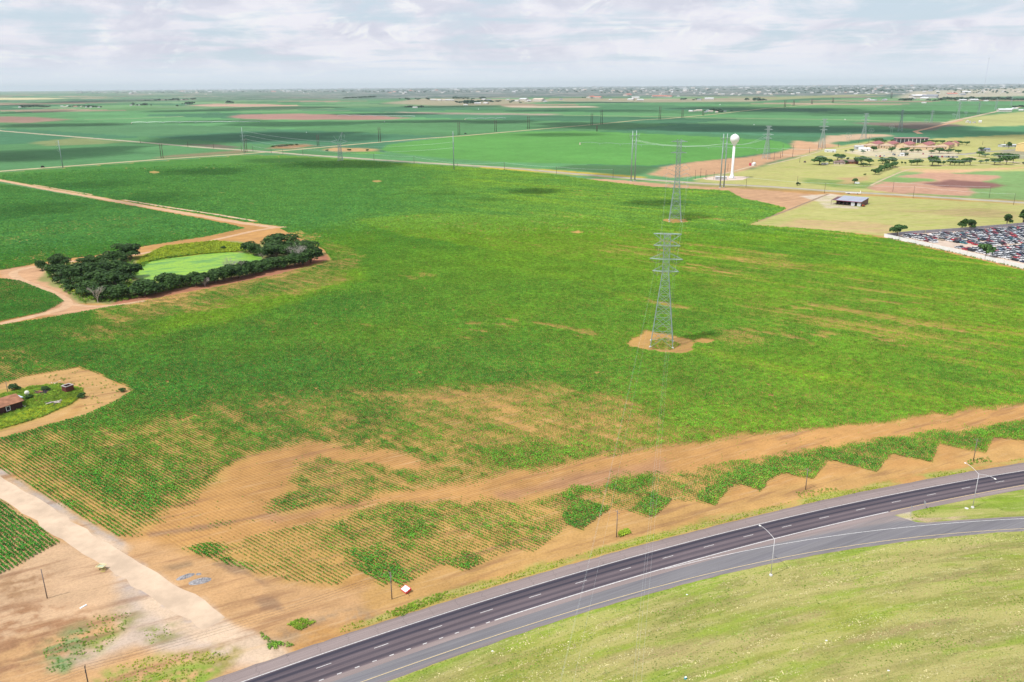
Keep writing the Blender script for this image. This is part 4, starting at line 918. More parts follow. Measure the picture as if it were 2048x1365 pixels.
def twin(bx0, by0, bx1, by1, ty, tx, label):
    a = G(bx0, by0); b = G(bx1, by1); h_ = zat(bx0, by0, ty); c = (a+b)/2
    r_ = root('twin_steel_structure', c, label=label, cat='power pole', group='twin pole steel structures by the county road')
    p = []
    for q in (a, b):
        mb = MB(); mb.bar((q[0]-c[0], q[1]-c[1], -.2), (q[0]-c[0], q[1]-c[1], h_), .78, .42, n=10); mb.build('pole_shaft', steel, r_, True); p.append(Vector((q[0]-c[0], q[1]-c[1], 0)))
    d = (p[1]-p[0]).normalized(); z = zat(bx0, by0, tx); up = lambda v, zz: (v.x, v.y, zz)
    mb = MB(); mb.bar(up(p[0]-d*5.5, z), up(p[1]+d*5.5, z), .3, n=5)
    for e, s_ in ((p[0], -1), (p[1], 1)): mb.bar(up(e+d*5.2*s_, z), up(e+d*4*s_, z-4), .14, n=4); mb.bar(up(e+d*.6*s_, z), up(e+d*4*s_, z-4), .14, n=4); mb.bar(up(e+d*5.5*s_, z), up(e+d*6.3*s_, z+2), .16, n=4)
    mb.build('crossarm', steel, r_)
    mb = MB(); mb.bar(up(p[0], z-5), up(p[1], z-17), .22, n=4); mb.bar(up(p[1], z-5), up(p[0], z-17), .22, n=4); mb.build('cross_brace', steel, r_)
    for q in p:
        mb = MB(); mb.lathe([(1.4, 0), (1.4, .5)], 10, (q.x, q.y, 0)); mb.build('footing', concrete, r_)
    return c, h_
tA = twin(1262, 363, 1269.5, 362, 262, 272, 'twin steel poles with cross bracing left of the second pylon')
tB = twin(1440, 376, 1447.5, 375, 268, 277, 'twin steel poles with cross bracing just left of the white water tower')
for k, off in enumerate((-5, 0, 5)):
    wire('power_cable', (tB[0][0]+off*.6, tB[0][1]+off*.78, tB[1]*.82), (ftb[0][0][0]+off, ftb[0][0][1], ftb[0][1]*.72), 6, .10, wire_l, f'{("left","centre","right")[k]} pale conductor passing behind the water tower ball', 'power cable', 'pale conductors beside the water tower', 12)
    wire('power_cable', (tA[0][0]+off*.6, tA[0][1]+off*.78, tA[1]*.82), (tB[0][0]+off*.6, tB[0][1]+off*.78, tB[1]*.82), 5, .05, wire_l, f'{("left","centre","right")[k]} pale conductor between the two twin steel poles', 'power cable', 'pale conductors beside the water tower', 12)
# long pale lines that cross in front of the tree belt on the right
for k, (px0, py0, px1, py1, hgt_) in enumerate(((1560, 310, 2120, 331, 24), (1560, 318, 2120, 338, 20))):
    A0 = G(px0, py0+22); A1 = G(px1, py1+22)
    wire('power_cable', (*A0, hgt_), (*A1, hgt_), 1.5, .10, wire_l, f'{("upper","lower")[k]} long pale conductor crossing in front of the tree belt', 'power cable', 'long pale conductors before the tree belt', 14)

# ---- dark wooden H frames
HF = [(324.5,317,288,4),(492.5,304.5,277,3.6),(636.5,293,269.5,3.3),(759.5,284.2,254.6,3.5),(918,270.2,244,3.3),(991.2,264,240.5,3.1),(1057,258.5,231.6,3.1),(1183.4,251.3,226,3.3),(1203,249.3,219.6,3.1),
 (1319.4,239.2,212.8,3),(1364.6,235.6,219.4,2.5),(1406,231.3,221,2.6),(1193.6,263.3,251.7,2),(1569.6,214.8,201,2.6),(1587.2,211.7,200.5,2.5),(1623.7,208.6,198,2.5),(1665.6,205.6,196,2),(1782.4,197,185,2)]
HL = ['on the lane at the far left','behind the junction monopole','right of the junction monopole','beside the diagonal lane left of centre','beside the diagonal lane above the green circle edge','beside the diagonal lane just left of centre','on the diagonal lane at mid picture','nearer of two close pairs on the diagonal lane','farther of two close pairs on the diagonal lane',
 'beside the diagonal lane where the tan track meets it','left of the farmyard on the diagonal lane','in front of the distant farmyard','out in the crop below the two close pairs','dark pair where the lane tops the teal field','second pair past the teal field corner','third pair past the teal field corner','fourth pair past the teal field corner','faintest pair near the town edge']
for (bx, by, ty, w_), lb in zip(HF, HL):
    a = G(bx-w_/2, by); b = G(bx+w_/2, by); c = (a+b)/2; h_ = zat(bx, by, ty)
    r_ = root('wooden_h_frame', c, label=f'dark wooden H frame {lb}', cat='power pole', group='dark wooden H frames along the diagonal lane')
    rr = max(.45, mpp(bx, by)*.50)*1.1
    for q in (a, b):
        mb = MB(); mb.bar((q[0]-c[0], q[1]-c[1], -.2), (q[0]-c[0], q[1]-c[1], h_), rr, rr*.75, n=6); mb.build('pole_shaft', wood, r_, True)
    mb = MB(); d = (b-a)/np.hypot(*(b-a)); e0, e1 = a-c-d*2.0, b-c+d*2.0; mb.bar((*e0, h_*.86), (*e1, h_*.86), .2, n=4); mb.bar((*(a-c), h_*.8), (*(b-c), h_*.55), .12, n=4); mb.build('crossarm', wood, r_)

# ---- wooden distribution poles
def upole(bx, by, ty, label, group, m_=gwood, arm=1.1, rmin=.13, armdir=R(-63), trans=False):
    b = G(bx, by); h_ = zat(bx, by, ty); r_ = root('utility_pole', b, label=label, cat='utility pole', group=group)
    rr = max(rmin, mpp(bx, by)*.36); mb = MB(); mb.bar((0, 0, -.2), (0, 0, h_), rr, rr*.72, n=7); mb.build('pole_shaft', m_, r_, True)
    if arm:
        dx, dy = math.cos(armdir)*arm, math.sin(armdir)*arm
        mb = MB(); mb.bar((-dx, -dy, h_-.6), (dx, dy, h_-.6), .07 if rr < .2 else rr*.5, n=4); mb.build('crossarm', m_, r_)
        for q in (-.9, 0, .9):
            mb = MB(); mb.bar((dx*q, dy*q, h_-.55), (dx*q, dy*q, h_-.3), .06, .04, n=5); mb.build('insulator', porc, r_)
    if trans:
        mb = MB(); mb.lathe([(.2, 0), (.25, .1), (.25, .75), (.2, .85)], 8, (.4, .1, h_-1.9)); mb.build('transformer', lamp_m, r_)
    return b, h_
GU = 'wooden poles between the field and the highway'
UP = [(172,1361,1333,'nearest wooden pole, dark, cut by the bottom edge at lower left'),(784,1199,1145,'wooden pole beside the leaning red and white sign board'),(1233,1075,1021,'wooden pole in front of a notched corner of crop, centre right'),
      (1611,980,937,'wooden pole in front of the notched crop near the ramp'),(1946.5,923,878,'wooden pole behind the double armed street light')]
pos = []
hh_ = [7.6, None, None, None, None]
for i, (bx, by, ty, lb) in enumerate(UP):
    if i == 0: by = 1395; bx = 182
    pos.append(upole(bx, by, ty, lb, GU, wood if i == 0 else gwood))
pr = G(2250, 895); pos.append(((pr[0], pr[1]), 8.0)); pl = G(-380, 1560); pos.insert(0, ((pl[0], pl[1]), 7.6))
for i in range(len(pos)-1):
    for k, off in enumerate((-.9, 0, .9)):
        if i > 0 and k == 1 and i < 3: pass
        (p0, h0), (p1, h1) = pos[i], pos[i+1]; dx, dy = math.cos(R(-63))*off, math.sin(R(-63))*off
        wire('overhead_line', (p0[0]+dx, p0[1]+dy, h0-.3), (p1[0]+dx, p1[1]+dy, h1-.3), 1.0, .018, wire_d, f'{("near","middle","far")[k]} dark line in the {ordw(i)} span of the highway poles from left', 'overhead line', 'dark lines on the highway poles', 12)
upole(94.6, 1197, 1139, 'plain bare wooden post without crossarm on the reddish dirt at left', None, gwood, 0)
upole(16, 786, 765, 'thin wooden pole behind the rusty roofed house', None, gwood, .5)
SP = [(281,286.5,278),(376,294,284),(427.5,297,288),(483,302,290),(506,303.6,292),(542.6,306.4,296.5),(566,308,299),(606,310,299),(748,321.6,307.8),(828.3,327.5,313),(914.8,334,326),(1009.1,342,325),(1112.7,349,333.5),(1226,357,338.5),
 (1390.3,359,340.3),(1401,355,337),(1411.3,357.7,341),(1413.5,358.5,348),(1427.7,359.7,344.4),(1455.4,343.3,328),(1492,375,354),(1504,328,318),(1548,320.3,305),(1560.7,317,305),(1564.4,314.4,289.3),(1585,314.4,290.6),(1594,372,353),(1599.3,325.6,315),(1618.5,307,295),
 (1635.9,299.8,284),(1643.8,300.5,283.4),(1649,386.5,366.2),(1676.2,295,286.6),(1717.4,286.7,277.4),(1737.2,286.7,274.8),(1785.5,383.7,363.7),(1826,397,373),(1978,396,373),(2027,410,387.5),(1965,290,283),(2008,290,283)]
for i, (bx, by, ty) in enumerate(sorted(SP)):
    upole(bx, by, ty, f'{ordw(i)} thin dark pole from the left along the county road and compound', 'thin dark poles along the county road', wood, 1.0 if by > 320 else 0, .12, R(51.5))
sps = sorted([q for q in SP if q[0] > 500 and q[0] < 1300])
for i, (q0, q1) in enumerate(zip(sps, sps[1:])):
    p0, p1 = G(*q0[:2]), G(*q1[:2]); z0, z1 = zat(*q0), zat(*q1)
    wire('overhead_line', (*p0, z0-.5), (*p1, z1-.5), 1.0, .07, wire_l, f'{ordw(i)} span of pale line from the left along the county road', 'overhead line', 'pale lines along the county road', 8)
for i, (q0, q1) in enumerate((((1785.5,383.7,363.7),(1978,396,373)), ((1826,397,373),(2027,410,387.5)), ((1649,386.5,366.2),(1826,397,373)), ((1492,375,354),(1649,386.5,366.2)))):
    p0, p1 = G(*q0[:2]), G(*q1[:2]); z0, z1 = zat(*q0), zat(*q1)
    wire('overhead_line', (*p0, z0-.5), (*p1, z1-.5), 1.0, .05, wire_l, ('line over the brown striped field at far right', 'line beside the county road right of the open shed', 'line behind the open shed along the county road', 'line between water tower and shed along the county road')[i], 'overhead line', 'pale lines right of the water tower', 8)

# ---- small delta shaped pylons and the leaning one
def delta(bx, by, ty, wpx, label):
    b = G(bx, by); h_ = zat(bx, by, ty); w_ = mpp(bx, by)*wpx/2; r_ = root('delta_pylon', b, label=label, cat='pylon', group='small ring headed pylons'); t_ = max(.15, mpp(bx, by)*.16)
    mb = MB(); mb.bar((-w_*.3, 0, 0), (-w_*.3, 0, h_*.62), t_, n=4); mb.bar((w_*.3, 0, 0), (w_*.3, 0, h_*.62), t_, n=4); mb.build('legs', steel, r_)
    mb = MB(); Z = lambda x, z: (x*w_, 0, h_*z)
    P6 = [Z(-.35, .62), Z(-1, .74), Z(-.45, 1), Z(.45, 1), Z(1, .74), Z(.35, .62)]
    for i in range(6): mb.bar(P6[i], P6[(i+1) % 6], t_, n=4)
    mb.bar(Z(-1, .74), Z(1, .74), t_, n=4); mb.bar(Z(-.45, 1), Z(.35, .62), t_*.7, n=4); mb.bar(Z(.45, 1), Z(-.35, .62), t_*.7, n=4); mb.build('pylon_head', steel, r_)
for q in ((1695,289,266.5,14,'ring headed small pylon beside the orange field tip'),(1741,277,257,12,'ring headed small pylon touching the wide legged pylon'),(1782,269,250,12,'bright ring headed small pylon against the shaded field'),
          (1852,249,239,9,'tiny ring headed pylon beside the faint far pylon'),(1907,237,227.5,9,'ring headed small pylon left of the orange track pylon'),(1931,233,222.5,8,'ring headed small pylon right of the orange track pylon')): delta(*q)
b = G(681, 322); h_ = zat(681, 322, 265); gt_ = root('twisted_pylon', b, R(10), label='lattice pylon with splayed arms at the road junction, left of centre', cat='pylon')
mb = MB(); n_ = 11
def gw(z): return 5.2-2.2*min(1, z/(h_*.45))+1.2*(z > h_*.45)*0
lv = [h_*.62*i/n_ for i in range(n_+1)]
for z0, z1 in zip(lv, lv[1:]):
    A_ = [Vector((sx*gw(z0)*.8, sy*gw(z0)*.8, z0)) for sx, sy in ((-1,-1),(1,-1),(1,1),(-1,1))]; B_ = [Vector((sx*gw(z1)*.8, sy*gw(z1)*.8, z1)) for sx, sy in ((-1,-1),(1,-1),(1,1),(-1,1))]
    for k in range(4): mb.bar(A_[k], B_[k], .25, n=4); mb.bar(A_[k], B_[(k+1)%4], .18, n=4); mb.bar(A_[(k+1)%4], B_[k], .18, n=4)
mb.build('tower_body', steel, gt_)
mb = MB(); z_ = h_*.68
for sx in (-1, 1):
    for dy in (-1, 1): mb.bar((sx*2.4, dy*2, h_*.6), (sx*13, 0, z_), .26, n=4); mb.bar((sx*2.4, dy*2, h_*.74), (sx*13, 0, z_), .2, n=4)
mb.build('crossarm', steel, gt_)
mb = MB()
for dy in (-1, 1): mb.bar((-2, dy*1.6, z_), (5.5, 0, h_), .28, n=4); mb.bar((2.5, dy*1.6, z_), (5.5, 0, h_), .28, n=4); mb.bar((-2.4, dy, z_), (-8, 0, h_*.88), .2, n=4)
for a_, b_ in (((5.5, 0, h_), (9, 0, h_*.9)), ((9, 0, h_*.9), (8.6, 0, h_*.78)), ((5.5, 0, h_), (7.4, 0, h_*.84))): mb.bar(a_, b_, .2, n=4)
mb.build('peak', steel, gt_)

# ---- water tower
b = G(1463.5, 357.5); k = mpp(1463.5, 357.5); zc_ = zat(1463.5, 357.5, 278.2); rs_ = 9.1*k*.985
wt_ = root('water_tower', b, label='white ball topped water tower on a slim flared column', cat='water tower')
mb = MB(); zn = zat(1463.5, 357.5, 290.5); prof = [(1.5, zn-1.5), (1.6, zn), (2.6, zn+1.2), (3.6, zc_-rs_*.80)]
for i in range(3, 21):
    t = -math.pi/2+math.pi*i/20*1.0
    if math.sin(t) > -.76: prof.append((max(.05, rs_*math.cos(t)), zc_+rs_*math.sin(t)))
mb.lathe(prof, 32); mb.build('tank', whitem, wt_, True)
mb = MB(); zf = zat(1463.5, 357.5, 346.5); mb.lathe([(3.6, 0), (3.3, 1.5), (2.3, zf*.55), (1.65, zf), (1.5, zf+2), (1.45, zn-1.5)], 24); mb.build('column', whitem, wt_, True)
mb = MB(); mb.lathe([(.45, 0), (.5, .5), (.1, .9)], 10, (0, 0, zc_+rs_-.1)); mb.build('roof_vent', whitem, wt_)
navy = mat('navy_lettering', (.05, .08, .18), .6)
mb = MB()        # small dark mark on the right shoulder of the ball, laid on the curve
for i in range(5):
    a0 = R(-40+i*7); a1 = a0+R(5.2); z0, z1 = -1.9, -.6
    def sp(a, z): rr = math.sqrt(rs_**2-z*z)+.03; return (rr*math.cos(a), rr*math.sin(a), zc_+z)
    mb.quad(sp(a0, z0), sp(a1, z0), sp(a1, z1-(.4 if i % 2 else 0)), sp(a0, z1))
mb.build('emblem', navy, wt_)
mb = MB(); mb.box((2.9*math.cos(-1.2), 2.9*math.sin(-1.2), 1.2), (1.2, .6, 2.2), -1.2+1.57); mb.build('door', darkm, wt_)
g0 = G(1456, 360); th = R(-5)
r_ = root('pump_building', g0-np.array([8, -3]), th, label='low grey roofed pump building at the foot of the water tower', cat='building')
mb = MB(); mb.box((0, 0, 1.5), (13, 5, 3)); mb.build('wall', mat('block_wall', (.45, .46, .48)), r_); mb = MB(); mb.hexa([(-6.9,-2.9,3.0),(6.9,-2.9,3.0),(6.9,2.9,3.0),(-6.9,2.9,3.0),(-6.9,-2.9,3.3),(6.9,-2.9,3.3),(6.9,2.9,3.9),(-6.9,2.9,3.9)]); mb.build('roof', mat('light_metal_roof', (.62,.64,.66), .5, .05, .4, .3), r_)
polysheet('yard_pad', [(1405,357.5),(1440,352),(1500,354),(1485,360.5),(1440,362),(1412,360)], .055, mat('gravel_pad', (.55,.44,.38), .95))

# ---- street lights
def streetlight(bx, by, ty, arms, label):
    b = G(bx, by); h_ = zat(bx, by, ty); r_ = root('street_light', b, label=label, cat='street light', group='white street lights by the ramp')
    mb = MB(); mb.bar((0, 0, .35), (0, 0, h_), .09, .055, n=10); mb.build('pole_shaft', lamp_m, r_, True)
    mb = MB(); mb.lathe([(.42, -.1), (.42, .25), (.30, .42)], 12); mb.build('footing', concrete, r_)
    for ang in arms:
        d = Vector((math.cos(ang), math.sin(ang), 0)); mb = MB(); pr = Vector((0, 0, h_-.15))
        for i in range(1, 9):
            t = i/8; p = d*(4.6*t)+Vector((0, 0, h_-.15+1.05*math.sin(t*math.pi*.55))); mb.bar(pr, p, .065-.02*t, n=6, caps=False); pr = p
        am = mb.build('lamp_arm', lamp_m, r_, True)
        mb = MB(); e = pr+d*.55; s_ = Vector((-d.y, d.x, 0))*.19
        mb.hexa([tuple(v) for v in (pr-s_+Vector((0,0,-.10)), e-s_*.8+Vector((0,0,-.12)), e+s_*.8+Vector((0,0,-.12)), pr+s_+Vector((0,0,-.10)), pr-s_*.7+Vector((0,0,.10)), e-s_*.4+Vector((0,0,.04)), e+s_*.4+Vector((0,0,.04)), pr+s_*.7+Vector((0,0,.10)))])
        mb.build('lamp_head', mat('lamp_cover', (.78,.77,.76), .4, .03), am)
streetlight(1541.5, 1151.5, 1077.5, [HA+R(90)], 'single armed white street light on the grass below the ramp')
streetlight(1945, 1016, 948, [HA+R(86)-R(8), HA-R(98)], 'double armed white street light on the wedge between highway and ramp')

# ---- small signs at the gore
alu = mat('sign_back', (.50, .52, .55), .45, .06, 1, .5)
def sign(bx, by, ty, w_, h_s, label, ang):
    b = G(bx, by); h_ = zat(bx, by, ty); r_ = root('road_sign', b, ang, label=label, cat='road sign', group='small signs at the ramp nose')
    mb = MB(); mb.bar((0, 0, 0), (0, 0, h_), .05, n=6); mb.build('post', alu, r_)
    mb = MB(); mb.box((0, -.07, h_-h_s/2), (w_, .03, h_s)); mb.build('sign_panel', alu, r_)
sign(1847.5, 1018, 1003, 1.0, .7, 'wider metal sign seen from behind at the ramp nose', HA+R(60)); sign(1820.5, 1033, 1013, .55, .5, 'narrow metal sign on the dirt point of the ramp nose', HA+R(70))

# ---- the fallen sign cabinet
b = G(812, 1182); r_ = root('sign_board', (b[0], b[1], .42), R(-52), label='leaning red framed white sign board beside a wooden pole', cat='sign'); r_.rotation_euler = (R(20), R(-8), R(-52))
redp = mat('faded_red_paint', (.62, .055, .06), .5, .15, 2)
mb = MB(); L_, W_ = 2.4, 1.5
for c_0, d_0 in (((0, W_/2, 0), (L_, .14, .42)), ((0, -W_/2, 0), (L_, .14, .42)), ((L_/2, 0, 0), (.14, W_-.14, .42)), ((-L_/2, 0, 0), (.14, W_-.14, .42))): mb.box(c_0, d_0)
mb.build('frame', redp, r_); mb = MB(); mb.box((0, 0, .12), (L_-.16, W_-.16, .10)); pn = mb.build('sign_panel', mat('sign_white', (.86, .87, .90), .4, .03, 1), r_)
mb = MB()
for x, y, l in ((-.2, .2, .5), (.35, .15, .25), (.1, -.2, .8)): mb.box((x, y, .173), (l, .07, .006))
mb.build('lettering', mat('faded_lettering', (.45, .55, .60), .6), pn)
mb = MB(); mb.bar((-L_/2-.1, -.3, -.1), (-L_/2-.75, -.2, -.2), .07, n=6); mb.build('broken_post', redp, r_)

# ---- yellow hay feeder frame
b = G(203, 1139); r_ = root('feed_rack', b, R(-10), label='pale yellow tubular feed rack tipped on the dirt beside the pale road', cat='feed rack')
yl = mat('faded_yellow_paint', (.72, .66, .34), .55, .1, 2); gy = mat('rack_mesh', (.40, .42, .30), .8); mb = MB(); zt = 1.0
cr_ = [(-1.1,-.55,zt-.1),(.95,-.65,zt),(1.05,.65,zt+.1),(-.9,.7,zt)]
for i in range(4): mb.bar(cr_[i], cr_[(i+1) % 4], .065, n=6)
mb.build('top_frame', yl, r_); mb = MB(); mb.quad((-1.0,-.5,zt-.22),(.9,-.6,zt-.15),(1.0,.6,zt-.05),(-.85,.65,zt-.15)); mb.quad((-1.0,-.5,zt-.24),(-.85,.65,zt-.17),(1.0,.6,zt-.07),(.9,-.6,zt-.17)); mb.build('tray', gy, r_)
for x, y in ((-.3,-.5),(.35,-.55),(.4,.45),(-.3,.5)):
    mb = MB(); mb.bar((x, y, 0), (x*1.2, y*1.1, zt-.1), .05, n=5); mb.build('leg', yl, r_)
mb = MB()
for i in range(4): mb.bar((.5, -1.0+i*.18, .12+i*.16), (1.5, -.75+i*.18, .12+i*.16), .04, n=5)
mb.bar((.5,-1.1,.03),(1.6,-.85,.03),.05,n=5); mb.build('ladder_side', mat('dark_yellow_paint', (.42,.36,.10)), r_)

# ---- gravel heaps
def heap(px, py, rx, ry, h_, rz, label, m_, name='gravel_heap', cat='gravel heap', group=None, seed=1, flat=1.0):
    b = G(px, py); n = 22; V = []; Fc = []
    for i in range(n+1):
        for j in range(n+1):
            u_, v_ = i/n*2-1, j/n*2-1; q = math.sqrt(u_*u_+v_*v_); e = max(0, 1-q**2.2)
            nz = float(fbm(np.array([u_*3+seed*7]), np.array([v_*3+seed]), seed)[0]); V.append((u_*rx, v_*ry, -.03+h_*e**flat*(.35+1.3*nz)+(random.random()*.06*h_ if e > 0 else 0)))
    for i in range(n):
        for j in range(n):
            k = i*(n+1)+j
            if max(V[q][2] for q in (k, k+1, k+n+1, k+n+2)) > 0: Fc.append((k, k+n+1, k+n+2, k+1))
    me = bpy.data.meshes.new(name); me.from_pydata(V, [], Fc); me.materials.append(m_); return link(name, me, None, (*b, 0), rz, label=label, cat=cat, group=group)
grv = mat('broken_concrete', (.26, .25, .26), .95, .4, 2.5)
heap(371, 1154, 2.2, .9, .45, R(35), 'long grey rubble heap nearest the pale dirt road', grv, seed=2, group='grey rubble heaps'); heap(400, 1163, 2.6, 1.3, .55, R(20), 'largest grey rubble heap, right one of the group', grv, seed=3, group='grey rubble heaps'); heap(397, 1149, .7, .5, .3, 0, 'tiny grey rubble heap behind the two larger ones', grv, seed=5, group='grey rubble heaps')
b = G(1371, 1358); r_ = root('dumped_box', (*b, 0), .5, label='tiny turquoise and white box lying in the mown grass at the bottom', cat='box'); mb = MB(); mb.box((0, 0, .2), (.45, .35, .4)); mb.build('box_body', mat('turquoise_plastic', (.03,.42,.55), .4), r_); mb = MB(); mb.box((0, -.05, .42), (.48, .3, .04)); mb.build('lid', whitem, r_)
b = G(167, 1214); mb = MB(); mb.hexa([(-.8,-.25,0),(.8,-.2,0),(.8,.25,0),(-.8,.2,0),(-.75,-.2,.12),(.7,-.15,.25),(.75,.2,.2),(-.7,.2,.1)]); mb.build('scrap_sheet', whitem, None, loc=(*b, .02), label='crumpled white sheet lying on the dirt at lower left', cat='debris').rotation_euler = (0, 0, .9)
b = G(1933, 1017.5); mb = MB(); mb.lathe([(.5, 0), (.5, .12), (.3, .16)], 10); mb.build('junction_lid', concrete, None, loc=(*b, 0), label='round pale concrete lid left of the double armed street light', cat='lid')
for i, (px, py) in enumerate(((1374,1190),(1653,1282),(985,1303),(880,1197),(1777,1342))):
    b = G(px, py); mb = MB(); mb.hexa([(-.25,-.15,0),(.25,-.12,0),(.2,.15,0),(-.2,.15,0),(-.2,-.1,.12),(.18,-.1,.15),(.15,.1,.1),(-.15,.1,.13)])
    mb.build('litter', whitem, None, loc=(*b, .01), label=('white scrap in the grass below the exit gore','white scrap in the middle of the mown slope','white scrap on the grass edge near the bottom of the ramp','white scrap on the green verge right of the fallen sign','small white scrap near the bottom right grass')[i], cat='litter')

# ================================================================ TREES
bark = mat('bark', (.13, .10, .075), .95, .2, 2); deadw = mat('bare_branches', (.40, .36, .33), .9, .2, 1.5)
lf_dark = leafmat('dark_tree_leaves', (.015, .044, .011), (.052, .110, .022)); lf_mid = leafmat('elm_leaves', (.025, .085, .025), (.085, .165, .045)); lf_yel = leafmat('yellow_bush_leaves', (.20, .28, .02), (.36, .40, .04))
lf_far = leafmat('far_tree_leaves', (.025, .075, .05), (.06, .12, .07), .1)
def crown(w_, h_, z0, n, size, seed, blobs=9, flat=1.0, lean=0.0):
    """leaf-card crown: clumps through a volume of width w_, from z0 to h_"""
    rg = np.random.default_rng(seed); V = []; nb = blobs
    cx_ = rg.uniform(-.30, .30, nb)*w_; cy_ = rg.uniform(-.30, .30, nb)*w_; zz_ = z0+(h_-z0)*rg.uniform(.28, .74, nb); zz_[:2] = z0+(h_-z0)*.68; cx_[:2] *= .4; cy_[:2] *= .4
    rad_ = w_*rg.uniform(.16, .27, nb); cx_ += (zz_-z0)*lean
    k = rg.integers(0, nb, n); u = rg.normal(size=(n, 3)); u /= np.linalg.norm(u, axis=1)[:, None]; u[:, 2] = np.where(u[:, 2] < -.3, -u[:, 2], u[:, 2])
    rr = rg.uniform(.55, 1.04, n)**.6; vs_ = min(1.0, (h_-z0)/w_*1.25)*flat
    c = np.stack([cx_[k]+u[:,0]*rad_[k]*rr, cy_[k]+u[:,1]*rad_[k]*rr, zz_[k]+u[:,2]*rad_[k]*rr*vs_], -1); c[:, 2] = np.clip(c[:, 2], z0*.75, h_)
    nn_ = u+rg.normal(size=(n, 3))*.5+np.array([0, 0, .25]); nn_ /= np.linalg.norm(nn_, axis=1)[:, None]
    a = np.cross(nn_, rg.normal(size=(n, 3))); a /= np.linalg.norm(a, axis=1)[:, None]; b = np.cross(nn_, a); s = (size*rg.uniform(.55, 1.35, n))[:, None]
    Q = np.stack([c-a*s-b*s*.6, c+a*s*.3-b*s, c+a*s+b*s*.5, c-a*s*.4+b*s], 1).reshape(-1, 3)
    return npmesh('crown', Q, np.arange(len(Q)).reshape(-1, 4)), list(zip(cx_, cy_, zz_))
def trunkmesh(w_, z0, cs, r, m_, seed):
    mb = MB(); fk = (0, 0, z0*.8+.3); mb.bar((0, 0, -.2), fk, r, r*.75, n=7, caps=False)
    for c in cs[:6]: mb.bar(fk, (c[0]*.9, c[1]*.9, c[2]), r*.5, r*.15, n=5, caps=False)
    return mb.mesh('trunk', m_)
PRO = {}
def treeproto(key, w_, h_, z0, n, size, blobs, leaf, flat=1, lean=0.0, r=None, var=3):
    L = []
    for q in range(var):
        cm_, cs = crown(w_, h_, z0, n, size, hash(key) % 1000+q*17 if False else (sum(map(ord, key))*7+q*17), blobs, flat, lean); cm_.materials.append(leaf)
        L.append((cm_, trunkmesh(w_, z0, cs, r or w_*.035, bark, q)))
    xs = np.array([tuple(v.co) for v in L[0][0].vertices]); lo, hi = np.percentile(xs, 3, 0), np.percentile(xs, 97, 0); PRO[key] = (float(hi[0]-lo[0]+hi[1]-lo[1])/2, float(hi[2]), L)
treeproto('grove', 12, 10, .3, 2300, .42, 13, lf_dark, r=.35, var=5)
treeproto('grovetall', 13, 15, 1.2, 3000, .45, 14, lf_dark, r=.45, var=3)
treeproto('bush', 6, 4.2, .2, 600, .32, 7, lf_dark, r=.12, var=3)
treeproto('ybush', 6, 4, .2, 600, .34, 7, lf_yel, r=.1, var=1)
treeproto('round', 12, 9.5, 2.4, 900, .62, 9, lf_mid, r=.4, var=4)
treeproto('umbrella', 15, 9.5, 2.6, 900, .66, 11, lf_mid, flat=.95, r=.4, var=3)
treeproto('wind', 10, 9, .8, 900, .5, 9, lf_dark, lean=.45, r=.3, var=3)
treeproto('conifer', 5.5, 12, 1.2, 600, .5, 8, lf_mid, flat=1.6, r=.25, var=1)
treeproto('far', 16, 10, .6, 130, 2.0, 7, lf_far, r=.5, var=4)
def tree(key, x, y, wm, hm=None, label=None, group=None, cat='tree', name='tree', q=None, single=False):
    w_, h_, L = PRO[key]; q = random.randrange(len(L)) if q is None else q % len(L); cm_, tm = L[q]
    sx = wm/w_; sz = (hm or wm*h_/w_)/h_
    if single:
        o = link(name, cm_, None, (x, y, 0), random.uniform(0, 6.28), (sx, sx, sz), label=label, cat=cat, group=group); return o
    r_ = link(name, None, None, (x, y, 0), random.uniform(0, 6.28) if key != 'wind' else random.uniform(-.3, .3), (sx, sx, sz), label=label, cat=cat, group=group)
    link('crown', cm_, r_); link('trunk', tm, r_); return r_
# grove round the pond: (x px, base y px, width px, height px)
GT = [(84,541,16,20,'grove'),(122,536,26,26,'grove'),(252,519,32,30,'grovetall'),(264,516,22,26,'grove'),(175,527,26,16,'grove'),(198,526,28,16,'grove'),(225,528,34,24,'grove'),(118,553,34,26,'grove'),(140,562,32,24,'grove'),(160,552,36,26,'grove'),(185,554,38,28,'grove'),
 (210,548,36,26,'grove'),(238,548,36,28,'grove'),(256,556,36,30,'grove'),(175,572,34,26,'grove'),(205,572,40,30,'grove'),(232,574,40,30,'grove'),(115,566,18,12,'bush'),(132,574,20,14,'bush'),(150,582,22,14,'bush'),(178,592,34,28,'grove'),(205,600,34,28,'grove'),(232,598,36,28,'grove'),(248,594,22,18,'grove'),
 (290,592,46,30,'grove'),(275,588,26,18,'grove'),(312,588,26,22,'grove'),(340,580,36,32,'grove'),(358,576,30,28,'grove'),(372,572,24,20,'bush'),(392,572,32,28,'grove'),(415,568,28,20,'grove'),(430,565,30,28,'grove'),(447,562,30,28,'grove'),(462,560,32,28,'grove'),(478,556,28,24,'grove'),(494,552,26,28,'grove'),(508,550,26,18,'grove'),(522,545,28,22,'grove'),
 (540,540,28,22,'grove'),(555,538,28,22,'grove'),(572,535,30,24,'grove'),(590,532,30,26,'grove'),(606,530,32,28,'grove'),(622,525,30,30,'grove'),(500,505,22,20,'grove'),(514,511,24,24,'grove'),(545,514,30,24,'grove'),(562,506,40,38,'grovetall'),(553,518,32,30,'grovetall'),(582,518,34,28,'grove'),(600,510,32,28,'grove'),(618,512,30,26,'grove'),(449,500,8,7,'bush'),
 (165,583,16,12,'ybush'),(158,588,18,12,'ybush'),(168,593,14,10,'ybush')]
GT.sort()
